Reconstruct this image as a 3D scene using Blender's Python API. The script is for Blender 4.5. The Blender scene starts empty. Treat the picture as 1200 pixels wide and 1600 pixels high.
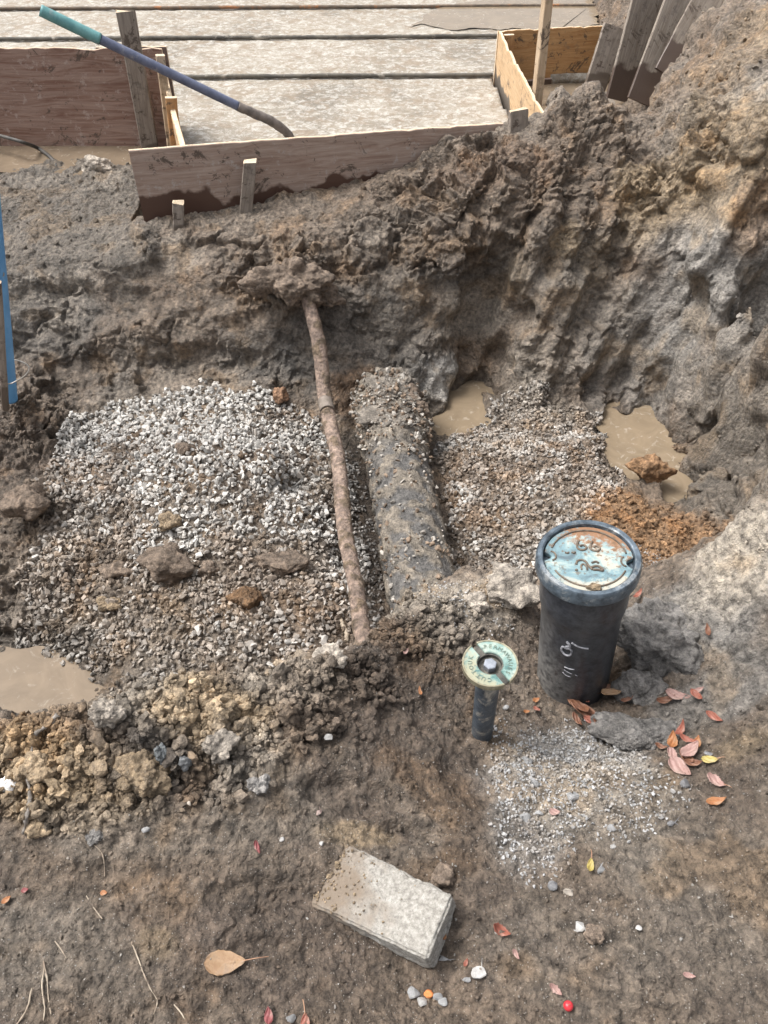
import bpy, bmesh, math, random
import numpy as np
from mathutils import Vector, Matrix
random.seed(7); rng = np.random.default_rng(11)
C = bpy.context.scene
R = math.radians
# ------------------------------------------------------------------ camera, world, sun
CAM_Z, PITCH, F = 1.6, R(45), 1256.0
cam = bpy.data.objects.new('camera', bpy.data.cameras.new('camera'))
C.collection.objects.link(cam); C.camera = cam
cam.location = (0, 0, CAM_Z); cam.rotation_euler = (R(90) - PITCH, 0, 0)
cam.data.sensor_fit = 'VERTICAL'; cam.data.sensor_height = 24; cam.data.lens = F / 1600 * 24
cam.data.clip_start = 0.05; cam.data.clip_end = 2000
W = bpy.data.worlds.new('World'); C.world = W; W.use_nodes = True
SUN_EL, SUN_AZ = R(60), R(-75)          # azimuth from +Y towards +X
nt = W.node_tree; nt.nodes.clear()
sky = nt.nodes.new('ShaderNodeTexSky'); sky.sky_type = 'NISHITA'; sky.sun_disc = False
sky.sun_elevation = SUN_EL; sky.sun_rotation = SUN_AZ; sky.air_density = 1.0; sky.dust_density = 6.0; sky.ozone_density = 1.0
hs = nt.nodes.new('ShaderNodeHueSaturation'); hs.inputs['Saturation'].default_value = 0.25
bg = nt.nodes.new('ShaderNodeBackground'); bg.inputs[1].default_value = 0.135
wo = nt.nodes.new('ShaderNodeOutputWorld')
nt.links.new(sky.outputs[0], hs.inputs['Color']); nt.links.new(hs.outputs[0], bg.inputs[0]); nt.links.new(bg.outputs[0], wo.inputs[0])
sl = bpy.data.lights.new('sun', 'SUN'); sl.energy = 1.75; sl.angle = R(22); sl.color = (1.0, 0.965, 0.92)
so = bpy.data.objects.new('sun', sl); C.collection.objects.link(so)
sd = Vector((math.sin(SUN_AZ) * math.cos(SUN_EL), math.cos(SUN_AZ) * math.cos(SUN_EL), math.sin(SUN_EL)))
so.rotation_euler = sd.to_track_quat('Z', 'Y').to_euler()
C.view_settings.view_transform = 'Standard'; C.view_settings.look = 'None'; C.view_settings.gamma = 1
C.view_settings.exposure = 0.86
try: C.cycles.use_denoising = True; C.cycles.denoising_prefilter = 'ACCURATE'; C.cycles.pixel_filter_width = 1.1; C.cycles.max_bounces = 6; C.cycles.diffuse_bounces = 3
except Exception: pass

# ------------------------------------------------------------------ numpy noise
def _h(ix, iy, iz, s):
    h = (ix.astype(np.uint32) * np.uint32(374761393)) ^ (iy.astype(np.uint32) * np.uint32(668265263)) ^ (iz.astype(np.uint32) * np.uint32(2147483647 & 1274126177)) ^ np.uint32((s * 2654435761) & 0xffffffff)
    h = (h ^ (h >> np.uint32(13))) * np.uint32(1274126177)
    h = (h ^ (h >> np.uint32(15))) * np.uint32(2246822519)
    return h ^ (h >> np.uint32(16))
_G = np.array([[1,1,0],[-1,1,0],[1,-1,0],[-1,-1,0],[1,0,1],[-1,0,1],[1,0,-1],[-1,0,-1],[0,1,1],[0,-1,1],[0,1,-1],[0,-1,-1],[1,1,0],[-1,1,0],[0,-1,1],[0,-1,-1]], np.float32)
def _chunk(fn):
    def g(P, *a, **k):
        P = np.asarray(P, np.float32)
        n = len(P)
        if n <= 120000: return fn(P, *a, **k)
        outs = [fn(P[i:i + 100000], *a, **k) for i in range(0, n, 100000)]
        if isinstance(outs[0], tuple): return tuple(np.concatenate([o[j] for o in outs]) for j in range(len(outs[0])))
        return np.concatenate(outs)
    return g
@_chunk
def noise(P, s=1.0, seed=0):
    Q = P * np.asarray(s, np.float32); I = np.floor(Q); f = Q - I; I = I.astype(np.int64)
    w = f * f * f * (f * (f * 6 - 15) + 10); r = 0
    for dx in (0, 1):
        wx = w[:, 0] if dx else 1 - w[:, 0]
        for dy in (0, 1):
            wy = w[:, 1] if dy else 1 - w[:, 1]
            for dz in (0, 1):
                wz = w[:, 2] if dz else 1 - w[:, 2]
                g = _G[_h(I[:, 0] + dx, I[:, 1] + dy, I[:, 2] + dz, seed) & np.uint32(15)]
                r = r + wx * wy * wz * (g[:, 0] * (f[:, 0] - dx) + g[:, 1] * (f[:, 1] - dy) + g[:, 2] * (f[:, 2] - dz))
    return r
def fbm(P, s=1.0, o=4, seed=0, gain=.5):
    s = np.asarray(s, np.float32); r, a = 0, 1.0
    for i in range(o):
        r = r + a * noise(P, s, seed + i * 17); s = s * 2.03; a *= gain
    return r
@_chunk
def worley(P, s=1.0, seed=0):
    Q = P * np.float32(s); I = np.floor(Q).astype(np.int64); f = (Q - I).astype(np.float32)
    f1 = np.full(len(P), 9, np.float32); f2 = f1.copy(); idr = np.zeros(len(P), np.float32)
    for dx in (-1, 0, 1):
        for dy in (-1, 0, 1):
            for dz in (-1, 0, 1):
                h = _h(I[:, 0] + dx, I[:, 1] + dy, I[:, 2] + dz, seed)
                a = (h & np.uint32(1023)).astype(np.float32) / 1023; b = ((h >> np.uint32(10)) & np.uint32(1023)).astype(np.float32) / 1023
                c = ((h >> np.uint32(20)) & np.uint32(1023)).astype(np.float32) / 1023
                d = np.sqrt((dx + a - f[:, 0]) ** 2 + (dy + b - f[:, 1]) ** 2 + (dz + c - f[:, 2]) ** 2)
                m = d < f1
                f2 = np.where(m, f1, np.minimum(f2, d)); idr = np.where(m, (h % np.uint32(997)).astype(np.float32) / 997, idr); f1 = np.where(m, d, f1)
    return f1, f2, idr
@_chunk
def facet(P, s=1.0, seed=0):
    """broken chunks: every cell of the soil is a block with its own tilt and height"""
    Q = P * np.float32(s); I = np.floor(Q).astype(np.int64); f = (Q - I).astype(np.float32); n = len(P)
    f1 = np.full(n, 9, np.float32); f2 = f1.copy(); hh_ = np.zeros(n, np.uint32); v = np.zeros((n, 3), np.float32)
    for dx in (-1, 0, 1):
        for dy in (-1, 0, 1):
            for dz in (-1, 0, 1):
                h = _h(I[:, 0] + dx, I[:, 1] + dy, I[:, 2] + dz, seed)
                a = dx + (h & np.uint32(1023)).astype(np.float32) / 1023 - f[:, 0]; b = dy + ((h >> np.uint32(10)) & np.uint32(1023)).astype(np.float32) / 1023 - f[:, 1]
                c = dz + ((h >> np.uint32(20)) & np.uint32(1023)).astype(np.float32) / 1023 - f[:, 2]; d = np.sqrt(a * a + b * b + c * c); m = d < f1
                f2 = np.where(m, f1, np.minimum(f2, d)); f1 = np.where(m, d, f1); hh_ = np.where(m, h, hh_); v[m] = np.stack([a, b, c], 1)[m]
    g = np.stack([((hh_ * np.uint32(k)) >> np.uint32(8)) % np.uint32(1000) for k in (2654435761, 40503001, 97531357)], 1).astype(np.float32) / 500 - 1
    r = (hh_ % np.uint32(991)).astype(np.float32) / 991
    e_ = np.clip((f2 - f1) / .16, 0, 1)
    return ((v * g).sum(1) * .8 + (r - .5)) * (e_ * e_ * (3 - 2 * e_) * .75 + .25) - .35 * (1 - e_), r
def sst(a, b, x):
    t = np.clip((x - a) / (b - a), 0, 1); return t * t * (3 - 2 * t)

# ------------------------------------------------------------------ picture <-> world helpers (measuring only)
def ray(u, v):
    X, Y = (u - 600) / F, (800 - v) / F
    return np.array([X, math.cos(PITCH) + Y * math.sin(PITCH), -math.sin(PITCH) + Y * math.cos(PITCH)])
def atz(u, v, z): d = ray(u, v); t = (z - CAM_Z) / d[2]; return np.array([0, 0, CAM_Z]) + d * t
def aty(u, v, y): d = ray(u, v); t = y / d[1]; return np.array([0, 0, CAM_Z]) + d * t

# ------------------------------------------------------------------ base relief from measured heights
CP = [ # u, v, z
(-150,1750,0),(300,1750,0),(700,1750,0),(1350,1750,.03),(0,1600,0),(300,1600,-.005),(600,1600,-.005),(900,1600,0),(1200,1600,.02),
(0,1450,.0),(200,1450,.005),(400,1450,.0),(560,1490,-.045),(655,1535,-.06),(600,1525,-.05),(480,1440,-.03),(560,1400,-.025),(720,1450,-.02),(900,1450,0),(1200,1450,.03),
(0,1330,.01),(200,1330,.02),(400,1330,.015),(560,1300,-.02),(720,1330,-.03),(900,1330,-.01),(1050,1330,.01),(1200,1330,.05),
(0,1230,.05),(100,1220,.07),(250,1230,.07),(350,1230,.04),(450,1200,.02),(550,1200,-.02),(650,1220,-.06),(740,1240,-.08),(800,1220,-.09),(900,1220,-.06),(1050,1220,-.02),(1200,1220,.06),
(0,1150,.08),(150,1120,.11),(250,1130,.1),(350,1120,.08),(450,1120,.05),(530,1130,0),(620,1140,-.06),(700,1150,-.11),(760,1165,-.13),(830,1140,-.17),
(0,1120,.09),(100,1090,.1),(215,1062,.11),(300,1042,.1),(440,1035,.07),(500,1015,.04),(560,995,-.0),(600,955,-.05),(640,925,-.09),(700,897,-.12),(800,888,-.12),
(660,1010,-.08),(700,960,-.1),(640,1070,-.08),(720,1040,-.12),(780,960,-.15),(830,1000,-.2),
(890,1085,-.215),(880,1010,-.23),(960,1070,-.22),(1000,1120,-.14),(960,1160,-.14),(1060,1160,-.08),(1040,1050,-.12),(1100,1100,-.05),
(1020,940,-.1),(1060,925,-.04),(1100,880,.06),(1130,843,.13),(1200,765,.28),(1150,900,.1),(1200,900,.18),(1120,980,.0),(1200,1000,.1),(1200,1100,.08),(1300,800,.35),(1300,1000,.2),
# pit floor
(0,1110,-1.23),(80,1080,-1.22),(0,1040,-1.2),(130,1050,-1.18),(200,1030,-1.13),(300,1020,-1.1),(450,1010,-1.06),(100,950,-1.1),(0,950,-1.08),(250,930,-1.06),(400,900,-1.03),(500,950,-1.04),
(0,850,-1.0),(60,780,-.95),(150,820,-1.02),(300,820,-.93),(450,820,-1.0),(500,880,-1.05),(100,700,-1.0),(200,720,-.89),(300,700,-.82),(400,700,-.86),(470,740,-1.0),
(150,650,-1.02),(250,615,-.97),(330,605,-.95),(420,612,-.97),(480,650,-1.05),(540,700,-1.14),(555,800,-1.18),(575,900,-1.18),(560,975,-1.12),(600,940,-1.12),
(700,720,-1.12),(700,820,-1.12),(730,620,-1.26),(700,660,-1.24),(770,605,-1.2),(760,680,-1.08),(840,700,-1.03),(900,700,-1.03),(850,640,-1.08),(800,800,-1.05),(900,790,-1.0),(860,850,-1.03),
(1000,690,-1.27),(1050,720,-1.3),(1080,680,-1.3),(980,662,-1.22),(1095,790,-1.3),(1108,830,-1.3),(1100,700,-1.3),(1085,665,-1.25),(1090,750,-1.3),(1060,770,-1.2),(1075,800,-1.22),(1000,780,-.98),(1020,740,-1.06),(960,820,-.95),(1040,830,-1.02),(1010,880,-1.0),
# far wall
(0,560,-.8),(40,600,-.78),(30,660,-.86),(90,620,-.98),(100,560,-.82),(100,480,-.62),(0,450,-.58),(60,420,-.5),(130,440,-.52),(0,330,-.42),(100,330,-.42),(180,330,-.42),(0,240,-.43),(100,242,-.43),(190,240,-.42),(-90,284,-.35),(-90,330,-.4),(0,284,-.36),(60,290,-.365),(130,286,-.37),(200,276,-.37),
(200,560,-.85),(200,480,-.66),(200,400,-.46),(220,370,-.4),(300,540,-.82),(300,450,-.58),(300,390,-.43),(290,362,-.38),(380,540,-.8),(380,450,-.58),(400,380,-.4),(400,345,-.34),
(440,400,-.42),(480,450,-.52),(470,560,-.88),(550,560,-.9),(560,480,-.66),(560,400,-.45),(560,340,-.3),(500,320,-.3),(640,560,-.92),(640,480,-.7),(640,400,-.47),(630,300,-.24),(600,620,-1.05),
(720,560,-.98),(730,510,-.86),(730,440,-.58),(720,380,-.36),(700,300,-.2),(690,248,-.12),(760,228,-.07),(740,300,-.14),(820,560,-.9),(820,480,-.68),(830,400,-.42),(820,320,-.18),(840,240,-.02),(850,222,-.02),
(900,600,-1.0),(900,520,-.78),(900,440,-.52),(900,360,-.3),(900,280,-.1),(900,210,.03),(930,140,.12),(915,175,.08),
(960,620,-1.12),(980,560,-.9),(980,480,-.66),(980,400,-.44),(980,320,-.22),(980,250,-.08),(970,200,-.12),(1040,640,-1.15),(1060,560,-.85),(1060,480,-.62),(1060,400,-.38),(1060,320,-.18),(1060,250,0),(1040,200,0),
(1122,640,-.88),(1140,560,-.6),(1120,480,-.48),(1120,400,-.28),(1120,300,0),(1100,200,.12),(1100,120,.2),(1180,640,-.55),(1200,560,-.42),(1200,480,-.26),(1200,380,-.05),(1200,280,.14),(1200,180,.3),(1180,80,.4),(1180,0,.5),
(1128,690,-1.0),(1136,750,-1.05),(1150,800,-1.05),(1180,720,-.7),(1250,650,-.3),(1300,500,.0),(1300,300,.3),(1300,100,.5)]
WP = [ # x, y, z out of sight
(-.8,1.15,-.8),(-.8,1.3,-1.1),(-.45,1.25,-.8),(-.4,1.4,-1.08),(-.1,1.4,-.8),(-.1,1.6,-1.05),(.18,1.7,-.6),(.2,1.9,-1.05),(.36,1.72,-.6),(.4,1.95,-1.05),(.7,1.6,-.5),(.75,1.85,-1.0),(1.0,1.7,-.3),(1.0,2.0,-.95),(1.25,1.75,-.1),(1.3,2.2,-1.0),
(1.45,2.3,-.85),(1.52,2.5,-.9),(1.62,2.45,-.6),(1.5,1.6,.3),(1.8,2.0,.1),(-1.3,1.0,.0),(-1.5,1.2,-.7),(-2.2,1.2,-.1),(-2.2,1.9,-1.1),(-2.2,2.8,-1.0),(-2.6,3.4,-.8),(-2.7,1.6,-.6),(-3.4,2.5,0),(-3.5,4,-.35),(-3.5,5.3,-.42),
(-1.2,.3,0),(1.3,.4,.05),(2,.6,.15),(-2,.4,0),(0,-.5,0),(2,-.8,.05),(-2,-.8,0),(2.5,1.6,.4),(2.6,2.6,.45),(2.7,3.8,.6),(2.9,5.2,.75),(3,7,.8),(2.4,6.4,.5),(2.0,5.6,.25),
(-2,5.8,-.44),(-1,5,-.45),(0,5,-.45),(.6,5.2,-.45),(1.2,5.4,-.47),(1.5,5.9,-.47),(-1,7,-.45),(1,7,-.45),(1.6,7.4,-.42),(-3,9,-.45),(0,10,-.45),(2.4,10,.2),(-4.5,2,0),(-5,7,-.45),(4.5,3,.4),(4.5,8,.7),(1.55,5.2,-.28),(.35,4.5,-.03),(.55,4.53,.0),(.75,4.58,.0),(.2,4.46,-.11),(0,4.43,-.22),(-.2,4.4,-.27),(-.5,4.35,-.28),(-.9,4.27,-.36),(1.15,4.75,.19),(1.0,4.72,.10),(1.32,4.85,.0),(1.15,4.98,-.2)]
pts = [atz(*p) for p in CP] + [np.array(p, float) for p in WP]
pts = np.array(pts)
def rbf_fit(P):
    D = np.sqrt(((P[:, None, :2] - P[None, :, :2]) ** 2).sum(-1)); n = len(P)
    A = np.zeros((n + 3, n + 3)); A[:n, :n] = -D + np.eye(n) * .015; A[:n, n] = 1; A[:n, n + 1:] = P[:, :2]; A[n, :n] = 1; A[n + 1:, :n] = P[:, :2].T
    return np.linalg.solve(A, np.concatenate([P[:, 2], [0, 0, 0]]))
coef = rbf_fit(pts)
GX0, GY0, GS = -5.5, -1.5, .025
gx = np.arange(GX0, 5.5, GS); gy = np.arange(GY0, 11.0, GS)
GG = np.zeros((len(gy), len(gx)))
for j, y in enumerate(gy):
    d = np.sqrt((gx[:, None] - pts[None, :, 0]) ** 2 + (y - pts[None, :, 1]) ** 2)
    GG[j] = -d @ coef[:-3] + coef[-3] + coef[-2] * gx + coef[-1] * y
# the ground under the slab and inside the form box is cut flat
BL, BR = np.array([-1.31, 4.23]), np.array([0.93, 4.665])      # front form board line
XX, YY = np.meshgrid(gx, gy)
ln = BL[1] + (XX - BL[0]) / (BR[0] - BL[0]) * (BR[1] - BL[1])
cut = sst(0.02, .08, YY - ln) * (XX > -1.36) * (1 - sst(.86, .95, XX))
cut = np.maximum(cut, sst(5.33, 5.4, YY) * (1 - sst(1.5, 1.75, XX - .12 * (YY - 6))))
cut2 = sst(4.78, 5.0, YY) * (XX > .84) * (1 - sst(1.45, 1.75, XX - .15 * (YY - 5))) * (YY < 6.5)
GG = np.where(cut > 0, GG * (1 - cut) + np.minimum(GG, -.47) * cut, GG)
GG = np.where(cut2 > 0, GG * (1 - cut2) + np.minimum(GG, -.45) * cut2, GG)
def blur(A, n):
    for _ in range(n):
        A = A.copy(); A[1:-1] = (A[:-2] + 2 * A[1:-1] + A[2:]) / 4; A[:, 1:-1] = (A[:, :-2] + 2 * A[:, 1:-1] + A[:, 2:]) / 4
    return A
GG = blur(GG, 1)
def base_z(x, y):
    fx = np.clip((x - GX0) / GS, 0, len(gx) - 1.01); fy = np.clip((y - GY0) / GS, 0, len(gy) - 1.01)
    i, j = fx.astype(int), fy.astype(int); a, b = fx - i, fy - j
    return GG[j, i] * (1 - a) * (1 - b) + GG[j, i + 1] * a * (1 - b) + GG[j + 1, i] * (1 - a) * b + GG[j + 1, i + 1] * a * b
# terrain grid: fine over the place, coarse outwards
Q = 1.0
yk = [0.12]
while yk[-1] < 5.6:
    y = yk[-1]; st = .00135 * (1 + y)
    if 1.0 < y < 1.6: st = .0022
    if 3.0 < y < 4.7: st = .0029
    yk.append(y + st / Q)
while yk[-1] < 8.2: yk.append(yk[-1] + .022)
while yk[-1] < 10.5: yk.append(yk[-1] + .06)
yk = [-400, -100, -30, -10, -4, -1.4, -.7, -.3, -.05] + yk + [10.8, 12, 16, 30, 80, 200, 500]
yk = np.array(yk)
s_in = np.linspace(-1.12, 1.12, int(1180 * Q))
s_out = np.array([1.16, 1.22, 1.32, 1.45, 1.65, 1.9, 2.3, 2.8, 3.6, 5, 8, 16, 40, 120])
sk = np.concatenate([-s_out[::-1], s_in, s_out])
wy = np.clip(.60 + .45 * yk, .35, 5.0)
TX = (sk[None, :] * wy[:, None]); TY = np.repeat(yk[:, None], len(sk), 1)
nyk, nsk = TX.shape
tx, ty = TX.ravel(), TY.ravel()
tz = base_z(tx, ty)
far = np.maximum(np.maximum(np.abs(tx) - 5, ty - 10.5), -1 - ty)
far = sst(0, 6, far); tz = tz * (1 - far) + (-.1) * far
e = .02
nx = -(base_z(tx + e, ty) - base_z(tx - e, ty)) / (2 * e); ny = -(base_z(tx, ty + e) - base_z(tx, ty - e)) / (2 * e)
slope = np.sqrt(nx ** 2 + ny ** 2)
nl = np.sqrt(nx ** 2 + ny ** 2 + 1); N = np.stack([nx / nl, ny / nl, 1 / nl], 1)
N[far > 0] = (0, 0, 1)
P0 = np.stack([tx, ty, tz], 1).astype(np.float32)

def march(u, v, zf):
    d = ray(u, v); t = .5; prev = t
    while t < 14:
        p = np.array([0, 0, CAM_Z]) + d * t
        if p[2] < zf(p[0], p[1]):
            lo, hi = prev, t
            for _ in range(12):
                m = (lo + hi) / 2; p = np.array([0, 0, CAM_Z]) + d * m
                if p[2] < zf(p[0], p[1]): hi = m
                else: lo = m
            return np.array([0, 0, CAM_Z]) + d * hi
        prev = t; t += .02
    return p
bz1 = lambda x, y: float(base_z(np.array([x]), np.array([y]))[0])
def bhit(u, v): return march(u, v, bz1)
def blob(u, v, ru, rv, P=None, soft=.35, wob=.35, seed=3):
    """weight of a ragged patch lying on the ground round the spot measured at u, v"""
    P = P0 if P is None else P
    c = bhit(u, v); a = bhit(u, v - rv); b = bhit(u, v + rv)
    dep = np.linalg.norm(c - np.array([0, 0, CAM_Z])); rx = ru * dep / F
    if np.linalg.norm(a - c) > 2.2 * np.linalg.norm(c - b): a = 2 * c - b
    if np.linalg.norm(c - b) > 2.2 * np.linalg.norm(a - c): b = 2 * c - a
    ev = (a - b)[1:] / 2; L = max(np.linalg.norm(ev), .01)
    if L > 3.5 * rv * dep / F: L = 2 * rv * dep / F
    ev = ev / np.linalg.norm(ev)
    q = np.sqrt(((P[:, 0] - c[0]) / rx) ** 2 + (((P[:, 1] - c[1]) * ev[0] + (P[:, 2] - c[2]) * ev[1]) / L) ** 2)
    pp = (P[:, 1] - c[1]) * -ev[1] + (P[:, 2] - c[2]) * ev[0]; q = np.sqrt(q * q + (pp / (1.1 * max(L, rx) + .07)) ** 2)
    return 1 - sst(1 - soft, 1 + soft, q + wob * WOB)
WOB = fbm(P0, 4.5, 3, 77) * 1.3

# ---- relief
dense = (np.abs(tx) < 1.2 * np.clip(.60 + .45 * ty, .35, 5)) & (ty > 0) & (ty < 8.2)
di = np.where(dense)[0]
PD = P0[di]
warp = np.stack([noise(PD, 9, 5), noise(PD, 9, 6), noise(PD, 9, 7)], 1) * .05
warp2 = np.stack([noise(PD, 40, 8), noise(PD, 40, 9), noise(PD, 40, 10)], 1) * .010
def lumps(s, seed):
    f1, f2, r = worley(PD * (1, 1, 1) + warp * min(1, 6 / s) + warp2, s, seed)
    return sst(0, .62, f2 - f1) * (.45 + .55 * r) + .5 * (1 - f1), r
L1, R1 = lumps(5.5, 21); L2, R2 = lumps(15, 22); L3, R3 = lumps(42, 23)
full = lambda a: (lambda z: (z.__setitem__(di, a), z)[1])(np.zeros(len(P0), np.float32))
L1, L2, L3, R1, R2, R3 = map(full, (L1, L2, L3, R1, R2, R3))
fb = full(fbm(PD, 3.2, 4, 31)); ff = full(fbm(PD, 24, 5, 32, .58)); rid = full(np.abs(fbm(PD + warp * .7, (9, 9, 12), 5, 33)) * 2.6 - .5)
near = (1 - sst(1.25, 1.75, ty)) * 1.0
near = near * sst(-.5, -.3, tz)
wall = (1 - near) * sst(.25, .7, slope)
spoil = np.zeros(len(P0))
for b in [(60,1180,150,85),(230,1150,170,110),(400,1110,140,70),(520,1050,110,50),(660,970,90,60),(120,1240,140,40)]: spoil = np.maximum(spoil, blob(*b))
clump = np.zeros(len(P0))
for b in [(760,270,130,80),(920,200,70,90),(700,350,130,70),(850,370,120,60),(40,650,90,80),(30,860,80,110),(440,420,110,50),(1040,230,80,60)]: clump = np.maximum(clump, blob(*b))
scoop = np.zeros(len(P0))   # smooth bucket marks
for b in [(290,440,95,55),(725,490,70,48),(620,470,40,60),(860,430,35,80),(1100,330,40,60),(400,520,60,30),(1180,600,30,90),(690,590,35,30),(960,330,30,60),(785,420,25,60),(900,420,34,90),(1010,470,30,100),(1080,560,40,80),(960,560,40,50),(180,470,60,40),(1150,480,40,90),(540,560,50,40)]: scoop = np.maximum(scoop, blob(*b, wob=.2, soft=.25))
floor_ = (1 - near) * (tz < -.85) * (1 - wall)
trod = near * (1 - spoil)
ledge = (1 - near) * (1 - wall) * (tz > -.85)
wq3 = warp + np.stack([noise(PD, 30, 15), noise(PD, 30, 16), noise(PD, 30, 17)], 1) * .018
F1_, F1r = facet(PD + wq3 * 1.2, 4.2, 301); F2_, F2r = facet(PD + wq3 * .6, 11, 302); F3_, _ = facet(PD + wq3 * .3, 27, 303)
F1_, F2_, F3_ = full(F1_), full(F2_), full(F3_); brk = sst(.0, .42, full(fbm(PD, 4.5, 3, 304)))      # where the clay face is broken up
sm = 1 - .92 * scoop
rough_w = wall * (.14 + .86 * brk) * sm
D = L1 * 0
D += (L2 - .5) * (.022 * spoil + .006 * floor_ + .0045 * trod + .006 * clump + .005 * ledge) + (L3 - .5) * (.013 * spoil + .005 * floor_ + .0032 * trod + .004 * clump + .002 * ledge + .002 * rough_w)
D += F1_ * (.055 * wall * sm * (1 - .3 * sst(.3, 1, tx)) + .040 * clump + .015 * ledge + .010 * spoil)
D += F2_ * (.022 * rough_w + .025 * clump + .013 * ledge + .012 * spoil + .008 * floor_ + .007 * trod * brk)
D += F3_ * (.0075 * rough_w + .012 * clump + .006 * ledge + .008 * spoil + .004 * floor_ + .004 * trod * (.3 + brk))
fm = full(fbm(PD + warp * .5, 7, 5, 35, .5))
D += fb * (.07 * wall + .02 * spoil + .010 * trod + .02 * ledge + .015 * floor_) + fm * (.020 * wall * (.25 + .75 * sm) + .012 * clump + .014 * ledge)
D += ff * (.0035 * rough_w + .0012 * wall + .005 * clump + .010 * spoil + .0075 * trod + .004 * ledge + .003 * floor_ + .0012)
# bucket marks on the far wall: long smooth slices running down to the left
rw = wall * sst(.0, .6, tx)
gs = tx * .92 - tz * .40
D += rw * .044 * full(np.clip(noise(np.stack([gs, tz * .12, ty * .12], 1)[di], 9, 41) * 2.2, -.8, .55))
GR = rw * full(noise(np.stack([gs, tz * .2, ty * .2], 1)[di], 26, 42)); D += .008 * GR
D -= .05 * blob(735, 470, 75, 50, soft=.2, wob=.15) + .05 * blob(330, 560, 60, 22) + .05 * blob(100, 480, 90, 40)
# hollows in the trodden ground, a long crack and heel marks
D -= .025 * blob(560, 1240, 75, 32, soft=.25, wob=.15) + .018 * blob(640, 1300, 60, 22) + .018 * blob(400, 1400, 60, 30, wob=.2)
D -= .012 * blob(420, 1490, 60, 25) + .012 * blob(330, 1560, 40, 25) + .02 * blob(735,1200,40,60)
ca, cb = bhit(340, 1470), bhit(460, 1375)
WOC = full(noise(PD, 22, 88)) + .5 * full(noise(PD, 60, 89))
tt = np.clip(((tx - ca[0]) * (cb[0] - ca[0]) + (ty - ca[1]) * (cb[1] - ca[1])) / ((cb - ca)[:2] ** 2).sum(), 0, 1)
dcr = np.hypot(tx - ca[0] - tt * (cb - ca)[0], ty - ca[1] - tt * (cb - ca)[1]) + .016 * WOC
D -= .007 * (1 - sst(0, .007, np.abs(dcr))) * trod
side = (tx - ca[0]) * (cb - ca)[1] - (ty - ca[1]) * (cb - ca)[0]
D -= .006 * sst(-.001, .003, side + .004 * WOC) * (1 - sst(.03, .14, np.hypot(tx - (ca + cb)[0] / 2, ty - (ca + cb)[1] / 2) - .02)) * trod
# bedding for the block
D[~dense] = 0
# keep the pools open and the covered ground down
under = (ty > 4.9) & (tz < -.4) & (tx < 1.75); D[under] *= .3
PT = P0 + N.astype(np.float32) * D[:, None].astype(np.float32)

# ---- colour: soil colours by where each patch lies
def col(*c): return np.array(c, np.float32)
BROWN, CLAY, DARK, TAN, ORANGE, PALE, HUMUS, GREY = col(.150,.115,.088), col(.225,.195,.165), col(.085,.080,.075), col(.31,.235,.155), col(.235,.140,.075), col(.34,.30,.255), col(.078,.060,.048), col(.30,.285,.27)
n1 = full(fbm(PD, 2.2, 4, 51)); n2 = full(fbm(PD, 11, 4, 52)); n3 = full(fbm(PD, 45, 2, 53))
K = np.repeat(BROWN[None], len(P0), 0)
def mix(K, c, w): w = np.clip(w, 0, 1)[:, None]; return K * (1 - w) + c * w
K = mix(K, CLAY, (1 - near) * (.35 + .9 * n1) * (.6 + .4 * wall))
K = mix(K, CLAY * .9, near * .35 * sst(-.1, .5, n1))
K = mix(K, HUMUS, near * .75 * sst(-.05, .5, n2 + .6 * n1))
K = mix(K, BROWN * .95, .6 * blob(300, 450, 140, 90))
for b, c, s in [((60,490,110,60),DARK,.75),((560,520,110,80),DARK,.65),((470,590,80,40),DARK,.6),((390,545,60,40),DARK,.5),((740,420,110,30),DARK,.7),((650,560,60,60),DARK,.4),((150,590,70,40),DARK,.4),
                ((100,330,140,90),CLAY,.8),((150,270,120,40),CLAY*.85,.6),((60,255,70,22),CLAY*.6,.7),((250,400,80,30),CLAY,.6),((730,490,60,40),CLAY*.95,.8),((620,480,50,60),CLAY*.85,.6),((690,590,40,36),GREY*.9,.9),
                ((760,290,140,90),BROWN*.85,.8),((700,380,110,50),BROWN*.9,.7),((560,620,60,40),col(.16,.10,.06),.8),((900,250,80,90),BROWN*.95,.6),((770,250,90,50),col(.17,.115,.08),.5),
                ((1130,430,110,130),GREY*.8,.75),((1010,560,120,90),GREY*.62,.6),((900,480,90,120),CLAY*.85,.45),((1150,600,90,90),CLAY,.5),((1150,710,80,80),CLAY*.5,.8),((1120,790,60,50),CLAY*.5,.8),  # last pair darkens the wall behind the right ridge so the ridge stands out
                ((1150,200,80,100),TAN*.8,.75),((1040,290,50,60),TAN*.8,.7),((1000,330,35,60),TAN*.8,.5),((885,375,22,30),TAN*.9,.7),((1165,70,70,50),TAN*.9,.75),((1185,330,30,60),ORANGE,.5),((1190,120,40,30),GREY*.9,.5),((1100,100,50,60),BROWN,.6),((810,425,20,40),TAN*.7,.4),((940,400,22,40),TAN*.7,.4),
                ((1000,820,95,60),ORANGE,.9),((1020,735,50,28),ORANGE*.9,.8),((40,760,70,60),BROWN*.8,.7),((60,640,80,70),BROWN*.75,.7),((20,700,60,70),HUMUS*1.2,.6),
                ((560,850,60,140),HUMUS*1.3,.6),((60,1000,90,60),CLAY*.75,.6)]:
    K = mix(K, c, s * blob(*b))
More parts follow.
